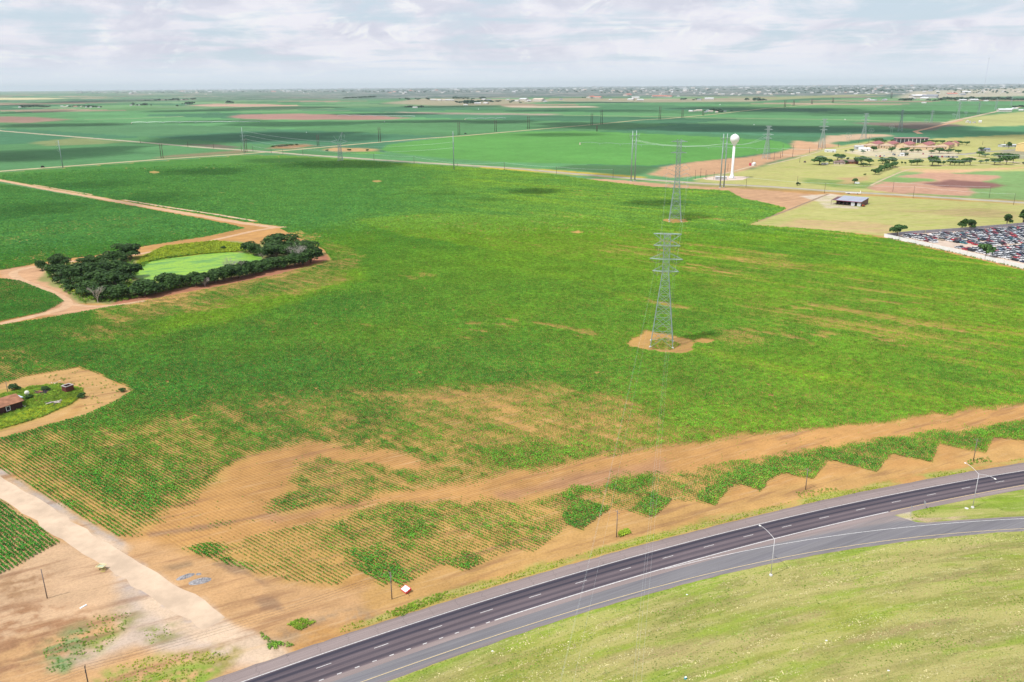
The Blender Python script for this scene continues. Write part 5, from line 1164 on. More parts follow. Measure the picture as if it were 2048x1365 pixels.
for i, (px, py, wp, hp, key) in enumerate(GT):
    b = G(px, py); k = mpp(px, py); yb = key == 'ybush'
    lb = (f'{ordw(i)} from the left of the dark trees ringing the pond' if not yb else f'bright yellow green bush at the grove corner, {ordw([q for q in GT if q[4]=="ybush"].index((px,py,wp,hp,key)))} from left')
    tree(key, b[0], b[1], wp*k*1.15, max(2.5, (zat(px, py, py-hp*.92))*1.02), lb, 'dark trees and bushes round the pond', 'bush' if 'bush' in key else 'tree', 'bush' if 'bush' in key else 'tree')
def deadtree(px, py, hp, wp, label, seed, n0=26):
    b = G(px, py); h_ = zat(px, py, py-hp); w_ = wp*mpp(px, py)/2; rg = random.Random(seed); r_ = root('dead_tree', b, label=label, cat='dead tree', group='bare grey dead trees in the grove')
    mb = MB(); mb.bar((0, 0, -.2), (0, 0, h_*.3), .22, .17, n=6, caps=False); mb.build('trunk', deadw, r_); mb = MB()
    def br(p, d, L, r, dep):
        e = p+d*L; mb.bar(p, e, r, r*.55, n=4, caps=False)
        if dep:
            for _ in range(3): br(e, (d+Vector((rg.gauss(0,.55), rg.gauss(0,.55), rg.gauss(.1,.35)))).normalized(), L*rg.uniform(.5, .8), r*.6, dep-1)
    for _ in range(9):
        t = rg.uniform(0, 6.28); d = Vector((math.cos(t)*w_/h_*1.3, math.sin(t)*w_/h_*1.3, rg.uniform(.6, 1.1))).normalized(); br(Vector((0, 0, h_*rg.uniform(.12, .3))), d, h_*.34, .13, 3)
    mb.build('branches', deadw, r_)
deadtree(593,528,40,34,'big bare grey tree at the right end of the pond grove',1); deadtree(604,527,34,24,'bare grey tree behind the biggest dead tree at the right end',7); deadtree(478,553,34,26,'bare grey tree in the middle of the near bank, rightmost of two',2); deadtree(461,552,36,22,'bare grey tree in the middle of the near bank, leftmost of two',3); deadtree(196,606,34,24,'bare grey tree at the near left corner of the grove',4); deadtree(256,592,18,18,'low bare brush between the left clump and near bank',5); deadtree(410,573,18,18,'small bare brush on the near bank left of the middle',6); deadtree(525,517,14,20,'small bare brush by the right hand pond end',8)
# trees of the right hand side
RT = [(1639,330,24,15,'round'),(1658,328,13,9,'round'),(1675,321,20,11,'umbrella'),(1684,321,16,9,'umbrella'),(1696,321,5,5,'bush'),(1689,328,12,6,'round'),(1722,329,20,15,'round'),(1738,330,15,13,'round'),(1727,333,17,6,'bush'),(1765,328,14,11,'round'),(1779,328,14,12,'umbrella'),(1788,328,12,11,'round'),(1773,329,9,6,'bush'),
 (1803,329,4,5,'bush'),(1810,329,4,4,'bush'),(1822,331,14,10,'umbrella'),(1834,331,17,12,'umbrella'),(1864,332,22,17,'round'),(1876,331,10,9,'round'),(1887,331,6,8,'round'),(1900,331,16,13,'round'),(1909,331,11,9,'round'),(1918,331,12,10,'round'),(1928,331,15,13,'umbrella'),(1940,331,14,14,'round'),(1961,328,8,7,'umbrella'),(1972,327,8,8,'round'),
 (1988,330,21,12,'umbrella'),(1999,327,11,9,'umbrella'),(2012,330,20,16,'umbrella'),(2026,327,18,16,'umbrella'),(1998,320,22,12,'umbrella'),(2016,318,20,10,'umbrella'),(2047,329,6,4,'bush'),(1959,313,14,9,'umbrella'),(1970,315,13,7,'umbrella'),
 (1692,304.5,5,3.5,'bush'),(1704.5,304.5,9,5.5,'umbrella'),(1726,307.5,6,6,'round'),(1747,303,10,9,'round'),(1783,305,10,9,'round'),(1803,305,11,8,'round'),(1812,304.5,9,8,'round'),(1823,304.5,8,5,'bush'),(1836,305,9,6,'round'),(1814,312.5,7,6,'bush'),(1862,307.5,11,6,'umbrella'),(1878,307,18,10,'round'),(1896,307.5,12,7,'umbrella'),(1902,304.5,10,6,'umbrella'),(1917,307.5,12,7,'umbrella'),(1963,302.5,8,7,'umbrella'),(2017,297,7,11.5,'conifer'),
 (1750,285,14,6,'umbrella'),(1759,284.5,14,7,'umbrella'),(1769,286,12,5,'umbrella'),(1787,285.5,10,6,'umbrella'),(1849,288,11,6,'umbrella'),(1861,287,10,6,'umbrella'),(1871,287.5,10,6,'umbrella'),(1884,288.5,12,7,'umbrella'),(1899,289,12,6,'umbrella'),(1915,289.5,13,7,'umbrella'),(1924,290,9,6,'umbrella'),(1933,291,9,7,'umbrella'),
 (1708.5,368,10,10,'round'),(1595,371.5,7,6,'bush'),(1730.5,351,5,3,'bush')]
RT.sort()
for i, (px, py, wp, hp, key) in enumerate(RT):
    b = G(px, py); k = mpp(px, py)
    tree(key, b[0], b[1], wp*k*1.02, max(2.0, zat(px, py, py-hp*1.08)), f'{ordw(i)} tree from the left around the red roofed compound and farmhouse', 'trees around the red roofed compound', 'tree')
HR = [(1750,349.5),(1756,346.8),(1762,344.2),(1768,341.8),(1774,339.6),(1780,337.4),(1785,335.6),(1790,334)]
for i, (px, py) in enumerate(HR):
    b = G(px, py); k = mpp(px, py); tree('round', b[0], b[1], 13.5*k, zat(px, py, py-10.5), f'{ordw(i)} tree from the near end of the slanting row before the farmhouse', 'slanting row of dark round trees', 'tree')
YT = [(1794,474,23,18,'round','dark tree at the left tip of the salvage yard'),(1921,461,17,16,'wind','left one of two windswept trees on the back fence of the car yard'),(1938,460,19,14,'wind','right one of two windswept trees on the back fence of the car yard'),(2013,451,16,15,'wind','windswept tree on the back fence near the right edge'),(2045,450,26,24,'wind','largest windswept tree at the right frame edge behind the cars'),(1971,515,25,19,'round','grey green tree standing among the cars behind the white wall')]
for px, py, wp, hp, key, lb in YT:
    b = G(px, py); k = mpp(px, py); tree(key, b[0], b[1], wp*k*.95, zat(px, py, py-hp)*1.35, lb, None, 'tree')

# ================================================================ BUILDINGS
def gable(name, p, L, W, hw_, hr, rz, wm, rm, label, cat='building', group=None, wins=0, hip=0.0, overhang=.5):
    """house with wall mesh, gabled roof slab, windows and door as parts; p = centre"""
    r_ = root(name, p, rz, label=label, cat=cat, group=group); x, y = L/2, W/2
    mb = MB(); i = 0; V = [(-x,-y,0),(x,-y,0),(x,y,0),(-x,y,0),(-x,-y,hw_),(x,-y,hw_),(x,y,hw_),(-x,y,hw_)]
    mb.hexa(V); mb.poly([(x,-y,hw_),(x,y,hw_),(x-hip,0,hr)]); mb.poly([(-x,y,hw_),(-x,-y,hw_),(-x+hip,0,hr)]); mb.build('wall', wm, r_)
    mb = MB(); o = overhang; t = .18; sl_ = (hr-hw_)/y; xe = x+o; dz = .06
    for s in (-1, 1):
        a = (-xe, s*(y+o), hw_-sl_*o+dz); b = (xe, s*(y+o), hw_-sl_*o+dz); c = (xe-hip, 0, hr+dz); d = (-xe+hip, 0, hr+dz)
        if s > 0: a, b, c, d = b, a, d, c
        mb.hexa([a, b, c, d, (a[0], a[1], a[2]+t), (b[0], b[1], b[2]+t), (c[0], c[1], c[2]+t), (d[0], d[1], d[2]+t)])
    mb.build('roof', rm, r_)
    if wins:
        for s in (-1, 1):
            for k in range(wins):
                wx_ = -x+(k+.5)*L/wins
                if s < 0 and k == wins//2:
                    mb = MB(); mb.box((wx_, s*(y+.03), 1.1), (1.2, .08, 2.2)); mb.build('door', darkm, r_)
                else:
                    mb = MB(); mb.box((wx_, s*(y+.03), hw_*.55), (min(1.6, L/wins*.5), .08, hw_*.36)); mb.build('window', darkm, r_)
    return r_
tanw = mat('tan_block_wall', (.62, .47, .31), .9, .06, .3); pinkr = mat('faded_red_roof', (.34, .125, .125), .7, .15, .25); greyw = mat('grey_siding', (.45,.47,.50), .7, .06, .3); lroof = mat('light_metal_roof', (0,0,0)); brick = mat('red_brick', (.25,.085,.055), .9, .2, 1.0)
def at_c(px, py): return G(px, py)
GB = 'tan buildings with faded red roofs'
for i, (px, py, L, W, lb) in enumerate(((1749,293.5,52,19,'leftmost long tan building with faded red roof'),(1780,293.5,48,18,'second long tan building from the left with faded red roof'),(1812,294.5,56,19,'third long tan building from the left with faded red roof'),(1851,295,62,19,'longest tan building with faded red roof, right of centre'),(1891,295.5,50,19,'fifth long tan building with faded red roof'),(1907,292.5,18,15,'small square tan building at the right end of the red roofed group'))):
    gable('barrack', at_c(px, py), L, W, 5.6, 9.2, R(51.5), tanw, pinkr, lb, 'building', GB, 5)
for i, (px, py, L, lb) in enumerate(((1738,297,24,'front tan wing left below the first red roof'),(1838,300,44,'long low front tan wing left of the longest roof'),(1877,299.5,20,'short front tan wing below the fifth roof'),(1772,297.5,20,'front tan wing below the second red roof'))):
    gable('barrack_wing', at_c(px, py), L*1.15, 12, 5.4, 6.4, R(-12), tanw, mat('tan_roof', (.50,.37,.30)), lb, 'building', GB, 5)
pv = root('open_hall', at_c(1822, 286), R(-8), label='long two level open sided hall with pinkish roof behind the red roofs', cat='building')
mb = MB(); mb.box((0, 0, 9.2), (62, 16, .8)); mb.box((0, 0, 9.75), (56, 8, .5)); mb.build('roof', mat('pinkish_roof', (.45,.27,.28), .7), pv)
for k in range(9):
    mb = MB(); mb.box((-29+k*7.25, -7, 4.4), (1.0, .8, 8.8)); mb.build('column', whitem if k > 2 else greyw, pv)
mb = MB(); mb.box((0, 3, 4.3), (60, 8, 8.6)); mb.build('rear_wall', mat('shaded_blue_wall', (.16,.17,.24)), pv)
for px, py, L, W, h_, lb in ((1717,299,14,12,5,'pale grey metal shed at the left of the compound'),(1728,301.5,18,13,3.6,'white roofed low shed beside the pale grey one'),(1660,304.5,17,10,2.8,'white open shelter alone in the pasture'),(1806,312,9,8,3.2,'small white gatehouse on the compound road'),(1705,368.5,0,0,0,'')):
    if L: gable('metal_shed', at_c(px, py), L, W, h_, h_+1.3, R(-15), greyw if L == 14 else whitem, lroof if L != 18 else whitem, lb, 'shed', None, 2)
hs = gable('farmhouse', at_c(1696, 327.5), 26, 11, 3.2, 5.4, R(-12), brick, mat('brown_shingle', (.19,.13,.12)), 'red brick farmhouse with brown roof among trees', 'house', None, 5, 3); gable('farmhouse', at_c(1678, 328.5), 15, 9, 2.8, 4.4, R(-12), mat('pale_siding', (.55,.45,.45)), mat('brown_shingle', (0,0,0)), 'pale low outbuilding left of the red brick farmhouse', 'house', None, 3, 2)
bt = root('camper_trailer', at_c(1649, 330), R(-10), label='white camper between two trees left of the farmhouse', cat='trailer'); mb = MB(); mb.box((0,0,1.7),(9,2.6,2.4)); mb.build('body', whitem, bt); mb = MB(); mb.box((0,-1.32,2.0),(2,.06,.8)); mb.build('window', darkm, bt)
for x in (-1, 1):
    mb = MB(); mb.bar((x, -1.35, .4), (x, -1.1, .4), .4, n=10); mb.build('wheel', darkm, bt)
# hall on the right frame edge
gable('tan_hall', at_c(2054, 302), 34, 30, 11, 15, R(51.5), mat('ochre_wall', (.72,.55,.25), .9, .05), mat('ochre_wall', (0,0,0)), 'tall ochre hall cut by the right frame edge', 'building', None, 4)
gable('grey_hall', at_c(2022, 294), 42, 12, 3.5, 4.4, R(5), greyw, lroof, 'long low grey roofed building left of the ochre hall', 'building', None, 6)
gable('house', at_c(1968, 302), 16, 9, 3, 4.6, R(-5), greyw, mat('slate_roof', (.20,.22,.28)), 'small grey blue house beside a tree in the pasture', 'house', None, 3)
for px, py in ((1664,331.5),):
    pass
# red and white tank hut by the tower lane
r_ = root('pump_hut', at_c(1504, 331.5), 0, label='small hut half red half white with domed tank, right of the water tower', cat='hut')
mb = MB(); mb.box((-2.6, 0, 1.7), (2.4, 4, 3.4)); mb.build('red_side', mat('hut_red', (.50,.07,.09), .7), r_); mb = MB(); mb.box((.6, 0, 1.5), (4, 4, 3)); mb.build('white_side', whitem, r_)
mb = MB(); mb.lathe([(2.6, 0), (2.6, 2.8), (2.2, 3.8), (1.2, 4.4), (.1, 4.6)], 16, (3.6, 2.5, 0)); mb.build('tank', mat('cream_tank', (.75,.73,.66), .6), r_, True)
# round bales / tank in pasture
mb = MB(); mb.lathe([(1.6, 0), (1.7, .8), (1.5, 2.0), (.4, 2.5)], 14); b = G(1609.5, 325.5); mb.build('hay_bale', mat('dark_bale', (.10,.07,.07)), None, loc=(*b, 0), label='dark round bale alone in the pasture left of the farmhouse', cat='bale')
# open front shed
f0 = G(1672, 409.8); f1 = G(1721, 413.8); dv = (f1-f0)/np.hypot(*(f1-f0)); rz_ = math.atan2(dv[1], dv[0]); L = float(np.hypot(*(f1-f0))); hf = zat(1721, 413.8, 404.8); back = G(1736, 408); W_ = float(abs((back-f1)@np.array([-dv[1], dv[0]])))
r_ = root('open_shed', f0, rz_, label='open fronted dark red shed with pale metal roof on the yellow pasture', cat='shed')
maroon = mat('maroon_metal', (.13,.06,.07), .6, .1, .3); hb = hf+1.6
mb = MB(); mb.hexa([(L-.15,0,0),(L,0,0),(L,W_,0),(L-.15,W_,0),(L-.15,0,hf),(L,0,hf),(L,W_,hb),(L-.15,W_,hb)]); mb.hexa([(0,0,0),(.15,0,0),(.15,W_,0),(0,W_,0),(0,0,hf),(.15,0,hf),(.15,W_,hb),(0,W_,hb)]); mb.box((L/2, W_-.1, hb/2), (L-.3, .2, hb-.1)); mb.build('wall', maroon, r_)
mb = MB(); mb.hexa([(-.8,-.8,hf),(L+.4,-.8,hf),(L+.4,W_+.6,hb+.05),(-.8,W_+.6,hb+.05),(-.8,-.8,hf+.2),(L+.4,-.8,hf+.2),(L+.4,W_+.6,hb+.25),(-.8,W_+.6,hb+.25)]); mb.build('roof', mat('pale_blue_metal', (.38,.40,.49), .5, .06, .15, .3), r_)
mb = MB(); mb.box((L/2, -.85, hf+.05), (L+1.2, .1, .4)); mb.build('fascia', mat('wine_trim', (.28,.04,.09)), r_)
for x in (L*.12, L*.3, L*.45, L*.6): mb = MB(); mb.box((x, .1, hf/2), (.3, .3, hf)); mb.build('post', maroon, r_)
for x, w2 in ((L*.68, 3.4), (L*.93, 3.4)): mb = MB(); mb.box((x, .1, hf*.45), (w2, .12, hf*.85)); mb.build('door_panel', mat('grey_door', (.50,.52,.56), .6), r_)
mb = MB(); mb.hexa([(-5,0,hf-.3),(-.82,0,hf-.1),(-.82,W_*.8,hb-.3),(-5,W_*.8,hb-.6),(-5,0,hf-.15),(-.82,0,hf+.05),(-.82,W_*.8,hb-.15),(-5,W_*.8,hb-.45)]); mb.build('lean_to_roof', maroon, r_)
for y_ in (.2, W_*.75): mb = MB(); mb.box((-4.7, y_, (hf-.4)/2), (.2, .2, hf-.4)); mb.build('lean_to_post', maroon, r_)
b = G(1727, 413.8); r_ = root('small_tractor', b, R(20), label='small orange tractor at the corner of the open shed', cat='tractor'); orp = mat('orange_paint', (.70,.12,.03), .45)
mb = MB(); mb.box((0,0,.9),(2.4,.9,.7)); mb.box((-.7,0,1.5),(.8,1.0,.6)); mb.build('body', orp, r_)
for x, y_, q in ((-.8,-.75,.7),(-.8,.75,.7),(.9,-.6,.4),(.9,.6,.4)): mb = MB(); mb.bar((x,y_-.15,q),(x,y_+.15,q),q,n=12); mb.build('wheel', darkm, r_)
b = G(1706, 388.5); r_ = root('flatbed_trailer', b, R(-14), label='long white trailer parked behind the open shed', cat='trailer'); mb = MB(); mb.box((0,0,1.1),(15,2.6,.35)); mb.box((7.0,0,2.2),(.3,2.6,2.4)); mb.build('deck', whitem, r_)
for x in (-5,-3.8,4.5): mb = MB(); mb.bar((x,-1.3,.5),(x,1.3,.5),.5,n=12); mb.build('wheel', darkm, r_)
b = G(1714.5, 368.5); r_ = root('parked_van', b, R(-10), label='white van beside the lone tree north of the county road', cat='van'); mb = MB(); mb.hexa([(-2.8,-1,.4),(2.8,-1,.4),(2.8,1,.4),(-2.8,1,.4),(-2.8,-.95,2.3),(1.6,-.95,2.3),(1.6,.95,2.3),(-2.8,.95,2.3)]); mb.build('body', whitem, r_)
for x in (-1.8,1.8): mb = MB(); mb.bar((x,-1.05,.4),(x,1.05,.4),.4,n=10); mb.build('wheel', darkm, r_)

# ---- homestead at the left edge
c0 = G(46.5, 816.5); c1 = G(0, 831.5); dv = (c1-c0)/np.hypot(*(c1-c0)); rz_ = math.atan2(-dv[1], -dv[0]); Lh = 17.0; eave = zat(46.5, 816.5, 801.5); Wd = 9.0
r_ = root('old_house', c0-(-dv)*0, rz_, label='abandoned house with rusty tin roof at the left edge', cat='house')
rust = mat('rusty_tin', (.30,.14,.08), .8, .28, .5); dwall = mat('dark_red_boards', (.055,.024,.024), .9, .25, .8)
mb = MB(); ov = eave+1.5; mb.hexa([(-Lh,0,0),(0,0,0),(0,Wd,0),(-Lh,Wd,0),(-Lh,0,eave),(0,0,eave),(0,Wd,eave),(-Lh,Wd,eave)]); mb.poly([(0,0,eave),(0,Wd,eave),(0,Wd/2,ov)]); mb.build('wall', dwall, r_)
mb = MB(); t = .12
for s, (ya, yb) in enumerate(((-.6, Wd/2), (Wd+.6, Wd/2))):
    za, zb = eave-.15, ov+.05; a = [(-Lh,ya,za),(.6,ya,za),(.6,yb,zb),(-Lh,yb,zb)]
    if s: a = [a[1],a[0],a[3],a[2]]
    mb.hexa(a+[(p[0],p[1],p[2]+t) for p in a])
mb.build('roof', rust, r_)
for wx_ in (-5.0, -11.6):
    mb = MB()
    for cx_, cz, dx, dz_ in ((wx_,eave*.62+.8,1.5,.16),(wx_,eave*.62-.8,1.5,.16),(wx_-.67,eave*.62,.16,1.76),(wx_+.67,eave*.62,.16,1.76)): mb.box((cx_,-.05,cz-.2),(dx,.12,dz_))
    wf = mb.build('window', whitem, r_); mb = MB(); mb.box((wx_,-.02,eave*.62-.2),(1.2,.06,1.5)); mb.build('pane', darkm, wf)
mb = MB(); mb.hexa([(-.5,5.2,0),(2.6,5.2,0),(2.6,9.2,0),(-.5,9.2,0),(-.5,5.2,2.4),(2.6,5.2,2.2),(2.6,9.2,2.2),(-.5,9.2,2.4)]); mb.build('lean_to_wall', dwall, r_); mb = MB(); mb.hexa([(-.8,4.8,2.45),(3.0,4.8,2.25),(3.0,9.6,2.25),(-.8,9.6,2.45),(-.8,4.8,2.57),(3.0,4.8,2.37),(3.0,9.6,2.37),(-.8,9.6,2.57)]); mb.build('lean_to_roof', mat('blue_white_tin', (.52,.60,.72), .5), r_)
b = G(137, 783.5); r_ = root('roofless_brick_hut', b, R(-30), label='roofless red brick box hut with pale rim in the weeds', cat='hut'); q = 1.4; hh = 2.5; rb = mat('dark_red_brick', (.13,.036,.03), .9, .2, 1)
mb = MB()
for c_, d_ in (((0,-q,hh/2),(2*q,.3,hh)),((0,q,hh/2),(2*q,.3,hh)),((q-.15,0,hh/2),(.3,2*q-.3,hh)),((-q+.15,0,hh/2),(.3,2*q-.3,hh))): mb.box(c_, d_)
mb.build('wall', rb, r_); mb = MB()
for c_, d_ in (((0,-q,hh+.1),(2*q+.3,.5,.18)),((0,q,hh+.1),(2*q+.3,.5,.18)),((q-.1,0,hh+.1),(.5,2*q-.5,.18)),((-q+.1,0,hh+.1),(.5,2*q-.5,.18))): mb.box(c_, d_)
mb.build('rim', mat('weathered_rim', (.36,.33,.33)), r_)
mb = MB(); mb.box((-q-.8,-.4,1.3),(.12,.6,2.4),.3); mb.build('loose_board', whitem, r_)
b = G(55, 792.5); r_ = root('fuel_tank', b, label='small round cream tank behind the rusty roofed house', cat='tank'); mb = MB(); mb.lathe([(.1,.5),(.6,.7),(.85,1.2),(.85,1.5),(.6,2.0),(.1,2.2)], 14); mb.build('tank_body', mat('cream_tank', (0,0,0)), r_, True); mb = MB(); mb.lathe([(.7,0),(.5,.6)], 8); mb.build('stand', darkm, r_)
rg = random.Random(5)
def pile(px, py, n, L_, w_, rad_, label, ms, name='timber_pile'):
    b = G(px, py); r_ = root(name, b, label=label, cat='debris')
    for k, m_ in enumerate(ms):
        mb = MB()
        for i in range(n):
            t = rg.uniform(0, 6.28); c = Vector((rg.uniform(-1,1)*rad_, rg.uniform(-1,1)*rad_*.6, rg.uniform(.1,.8))); d = Vector((math.cos(t), math.sin(t), rg.uniform(-.15,.25)))*L_*rg.uniform(.3,.5); mb.bar(c-d, c+d, w_, n=4)
        mb.build(('plank','scrap')[k % 2], m_, r_)
pile(109, 808, 9, 3.6, .14, 1.6, 'heap of white planks in the weeds below the brick hut', [mat('bleached_timber', (.62,.55,.50)), gwood]); pile(82, 787, 16, 3.0, .16, 2.2, 'dark collapsed heap of timber and tyres behind the house', [mat('charred_timber', (.05,.04,.05)), mat('rusty_tin', (0,0,0))]); pile(112, 768, 8, 1.4, .08, 2.2, 'thin grey scrap scattered on the dirt beyond the weeds', [mat('bleached_timber', (0,0,0))]); pile(48.5, 815.5, 2, 1.4, .09, .6, 'white board leaning by the corner of the rusty roofed house', [whitem])
for px, py, w2, key, lb in ((93,783,4.5,'bush','grey scrub beside the dark timber heap'),(163,795,4.2,'bush','dark bush at the right tip of the farmyard weeds'),(243,784,3.6,'bush','single leafy bush on the bare dirt corner of the plot'),(30,782,6,'bush','dark scrub behind the rusty roofed house'),(62,798,4,'bush','dark scrub between the house and the white planks'),(10,812,4,'bush','scrub against the front of the rusty roofed house')):
    b = G(px, py); w2 *= .68; tree(key, b[0], b[1]-(1.2 if px == 10 else 0), w2, w2*.55, lb, None, 'bush', 'bush')
# clutter heaps at field spots
b = G(574, 293.5)
for i, (px, py, w2) in enumerate(((548,295,8),(556,294,10),(565,293.2,12),(574,292.4,12),(583,291.8,9),(593,291.2,7),(655,303,6),(700,302,7),(735,302.5,6))):
    b = G(px, py); tree('bush', b[0], b[1], w2, 3.0, f'{ordw(i)} dark scrub clump from the left on the brown patches by the road junction', 'dark scrub on the brown patches', 'bush', 'bush')
for px, py, lb in ((931,268.5,'dark farm machine beside the diagonal lane left of centre'),(86,335.5,'dark vehicle parked beside the lane at the far left')):
    b = G(px, py); r_ = root('parked_machine', b, R(40), label=lb, cat='machine'); mb = MB(); mb.hexa([(-2.6,-1,.5),(2.6,-1,.5),(2.6,1,.5),(-2.6,1,.5),(-2.2,-.9,2.6),(.8,-.9,2.6),(.8,.9,2.6),(-2.2,.9,2.6)]); mb.build('body', mat('dark_machine', (.03,.03,.03)), r_)
    for x in (-1.8,1.8): mb = MB(); mb.bar((x,-1.1,.6),(x,1.1,.6),.6,n=10); mb.build('wheel', darkm, r_)

# ---- walls of the salvage yard
def wall(name, px, h_, th_, m_, label, capm=None):
    mb = MB(); P_ = [G(*q) for q in px]
    for a, b in zip(P_, P_[1:]):
        d = (b-a)/np.hypot(*(b-a)); n_ = np.array([-d[1], d[0]])*th_/2; n = max(1, int(np.hypot(*(b-a))/12))
        for i in range(n):
            p0 = a+(b-a)*i/n; p1 = a+(b-a)*((i+.97) if i < n-1 else n)/n; mb.hexa([(*(p0-n_),0),(*(p1-n_),0),(*(p1+n_),0),(*(p0+n_),0),(*(p0-n_),h_),(*(p1-n_),h_),(*(p1+n_),h_),(*(p0+n_),h_)])
    return mb.build(name, m_, label=label, cat='wall')
wall('boundary_wall', [(1768,474.5),(1900,503.5),(2048,538.5),(2150,566)], 2.6, .25, mat('white_panel', (.74,.75,.76), .6, .05, .3), 'long white panel wall along the field side of the car yard')
wall('boundary_fence', [(1773,474),(1820,469),(1912,463),(2048,451.5),(2150,443)], 2.5, .2, mat('grey_panel', (.30,.29,.33), .7, .15, .4), 'grey metal panel fence behind the car yard')

# ---- cars
glass = mat('car_glass', (.03,.035,.045), .15, .05, 1, 0, .5); tyre = mat('tyre', (.02,.02,.02))
def carmesh(kind, paint):
    mb = MB(); prof = dict(sedan=(4.6,.85,1.42,-1.3,.95,-.8,.45,1.75), suv=(4.7,1.0,1.75,-2.15,1.0,-1.9,.4,1.85), pickup=(5.4,1.0,1.8,-.4,1.5,-.2,1.0,1.9), van=(4.9,1.0,1.85,-2.3,1.6,-2.1,.9,1.9))[kind]
    Lc, hb_, ht_, x0, x1, t0, t1, wc = prof; x = Lc/2; y = wc/2
    mb.hexa([(-x,-y,.28),(x,-y,.28),(x,y,.28),(-x,y,.28),(-x+.08,-y+.04,hb_),(x-.15,-y+.06,hb_-.12),(x-.15,y-.06,hb_-.12),(-x+.08,y-.04,hb_)], 0)
    mb.hexa([(x0,-y+.08,hb_-.05),(x1,-y+.08,hb_-.08),(x1,y-.08,hb_-.08),(x0,y-.08,hb_-.05),(t0,-y+.22,ht_-.06),(t1,-y+.22,ht_-.06),(t1,y-.22,ht_-.06),(t0,y-.22,ht_-.06)], 1)
    mb.hexa([(t0,-y+.22,ht_-.05),(t1,-y+.22,ht_-.05),(t1,y-.22,ht_-.05),(t0,y-.22,ht_-.05),(t0+.08,-y+.28,ht_),(t1-.08,-y+.28,ht_),(t1-.08,y-.28,ht_),(t0+.08,y-.28,ht_)], 0)
    for sx in (-x*.62, x*.62): mb.bar((sx,-y-.01,.32),(sx,y+.01,.32),.32,n=8,m=2)
    return mb.mesh('parked_car', [paint, glass, tyre])
CP = [('white',(.72,.73,.76)),('silver',(.42,.45,.50)),('grey',(.16,.17,.20)),('black',(.018,.02,.028)),('navy',(.03,.05,.12)),('red',(.50,.03,.05)),('maroon',(.17,.02,.04)),('teal',(.05,.22,.27)),('pale blue',(.30,.42,.55)),('yellow',(.60,.55,.12)),('tan',(.42,.34,.25))]
CW = [.34,.20,.09,.12,.05,.08,.05,.02,.03,.01,.01]
cms = {(c, k): carmesh(k, mat('paint_'+c.replace(' ', '_'), rgb, .35, .04, 1, .1, .5)) for c, rgb in CP for k in ('sedan', 'suv', 'pickup', 'van')}
wa, wb = G(1768, 474.5), G(2150, 566); wd_ = (wb-wa)/np.hypot(*(wb-wa)); fa, fb = G(1773, 474), G(2150, 443); fd = (fb-fa)/np.hypot(*(fb-fa))
LOT = [(1806,471.5),(1912,465.3),(2048,454.2),(2130,447.5),(2130,551),(2048,528),(1950,506.5),(1850,484),(1800,474.5)]
AIS = [[(1880,499),(1870,479),(1935,489.5),(1990,492),(2055,487),(2140,482),(2140,486.5),(2060,491.5),(2000,496.5),(1935,497),(1915,495)], [(1895,477.5),(1840,471),(1848,470.3),(1905,475),(1955,481.5),(1990,485),(1975,487)]]
n_ = np.array([-fd[1], fd[0]]); n_ = n_ if n_@(wb-fa) > 0 else -n_
cand = []
for j in range(0, 60):
    off = 2.8+(j//2)*11.2+(j % 2)*5.2
    for i in range(0, 140):
        p = fa+fd*(i*2.62)+n_*off; cand.append((p[0], p[1], j))
cand = np.array(cand); keep = sdf(np.array([G(*q) for q in LOT]), cand[:, 0], cand[:, 1]) > 1.5
for A_ in AIS: keep &= sdf(np.array([G(*q) for q in A_]), cand[:, 0], cand[:, 1]) < .5
for px, py in ((1971,515),(1794,474)): tp = G(px, py); keep &= np.hypot(cand[:, 0]-tp[0], cand[:, 1]-tp[1]) > 2.2
cand = cand[keep]; rn = np.random.default_rng(3); cand = cand[rn.uniform(0, 1, len(cand)) > .035]
dd = np.hypot(cand[:, 0], cand[:, 1]); vis = np.array([proj(a, b)[0] < 2054 for a, b, _ in cand]); order = np.argsort(np.where(vis, dd, 1e6)); print('cars', len(cand), vis.sum())
carstuff = MB(); Vs, Fs, Ms, stuffmats = [], [], [], {}
ang0 = math.atan2(n_[1], n_[0]); rowlab = {int(j): q for q, j in enumerate(sorted(set(cand[:, 2])))}
rest = []
for q, idx in enumerate(order):
    x, y, j = cand[idx]; ci = int(rn.choice(11, p=CW)); kd = str(rn.choice(['sedan','suv','pickup','van'], p=[.5,.24,.14,.12])); me = cms[(CP[ci][0], kd)]
    rz = ang0+(0 if int(j) % 2 else math.pi)+rn.normal(0, .05); px_, py_ = x+rn.normal(0, .12), y+rn.normal(0, .25)
    if q < 300:
        kk = {'sedan':'car','suv':'tall car','pickup':'pickup truck','van':'van'}[kd]
        link('parked_car', me, None, (px_, py_, 0), rz, label=f'{CP[ci][0]} wrecked {kk} in the {ordw(rowlab[int(j)])} row counted from the back fence', cat='car', group=f'{CP[ci][0]} wrecked {kk}s in row {rowlab[int(j)]+1} of the yard')
    else: rest.append((px_, py_, rz, me))
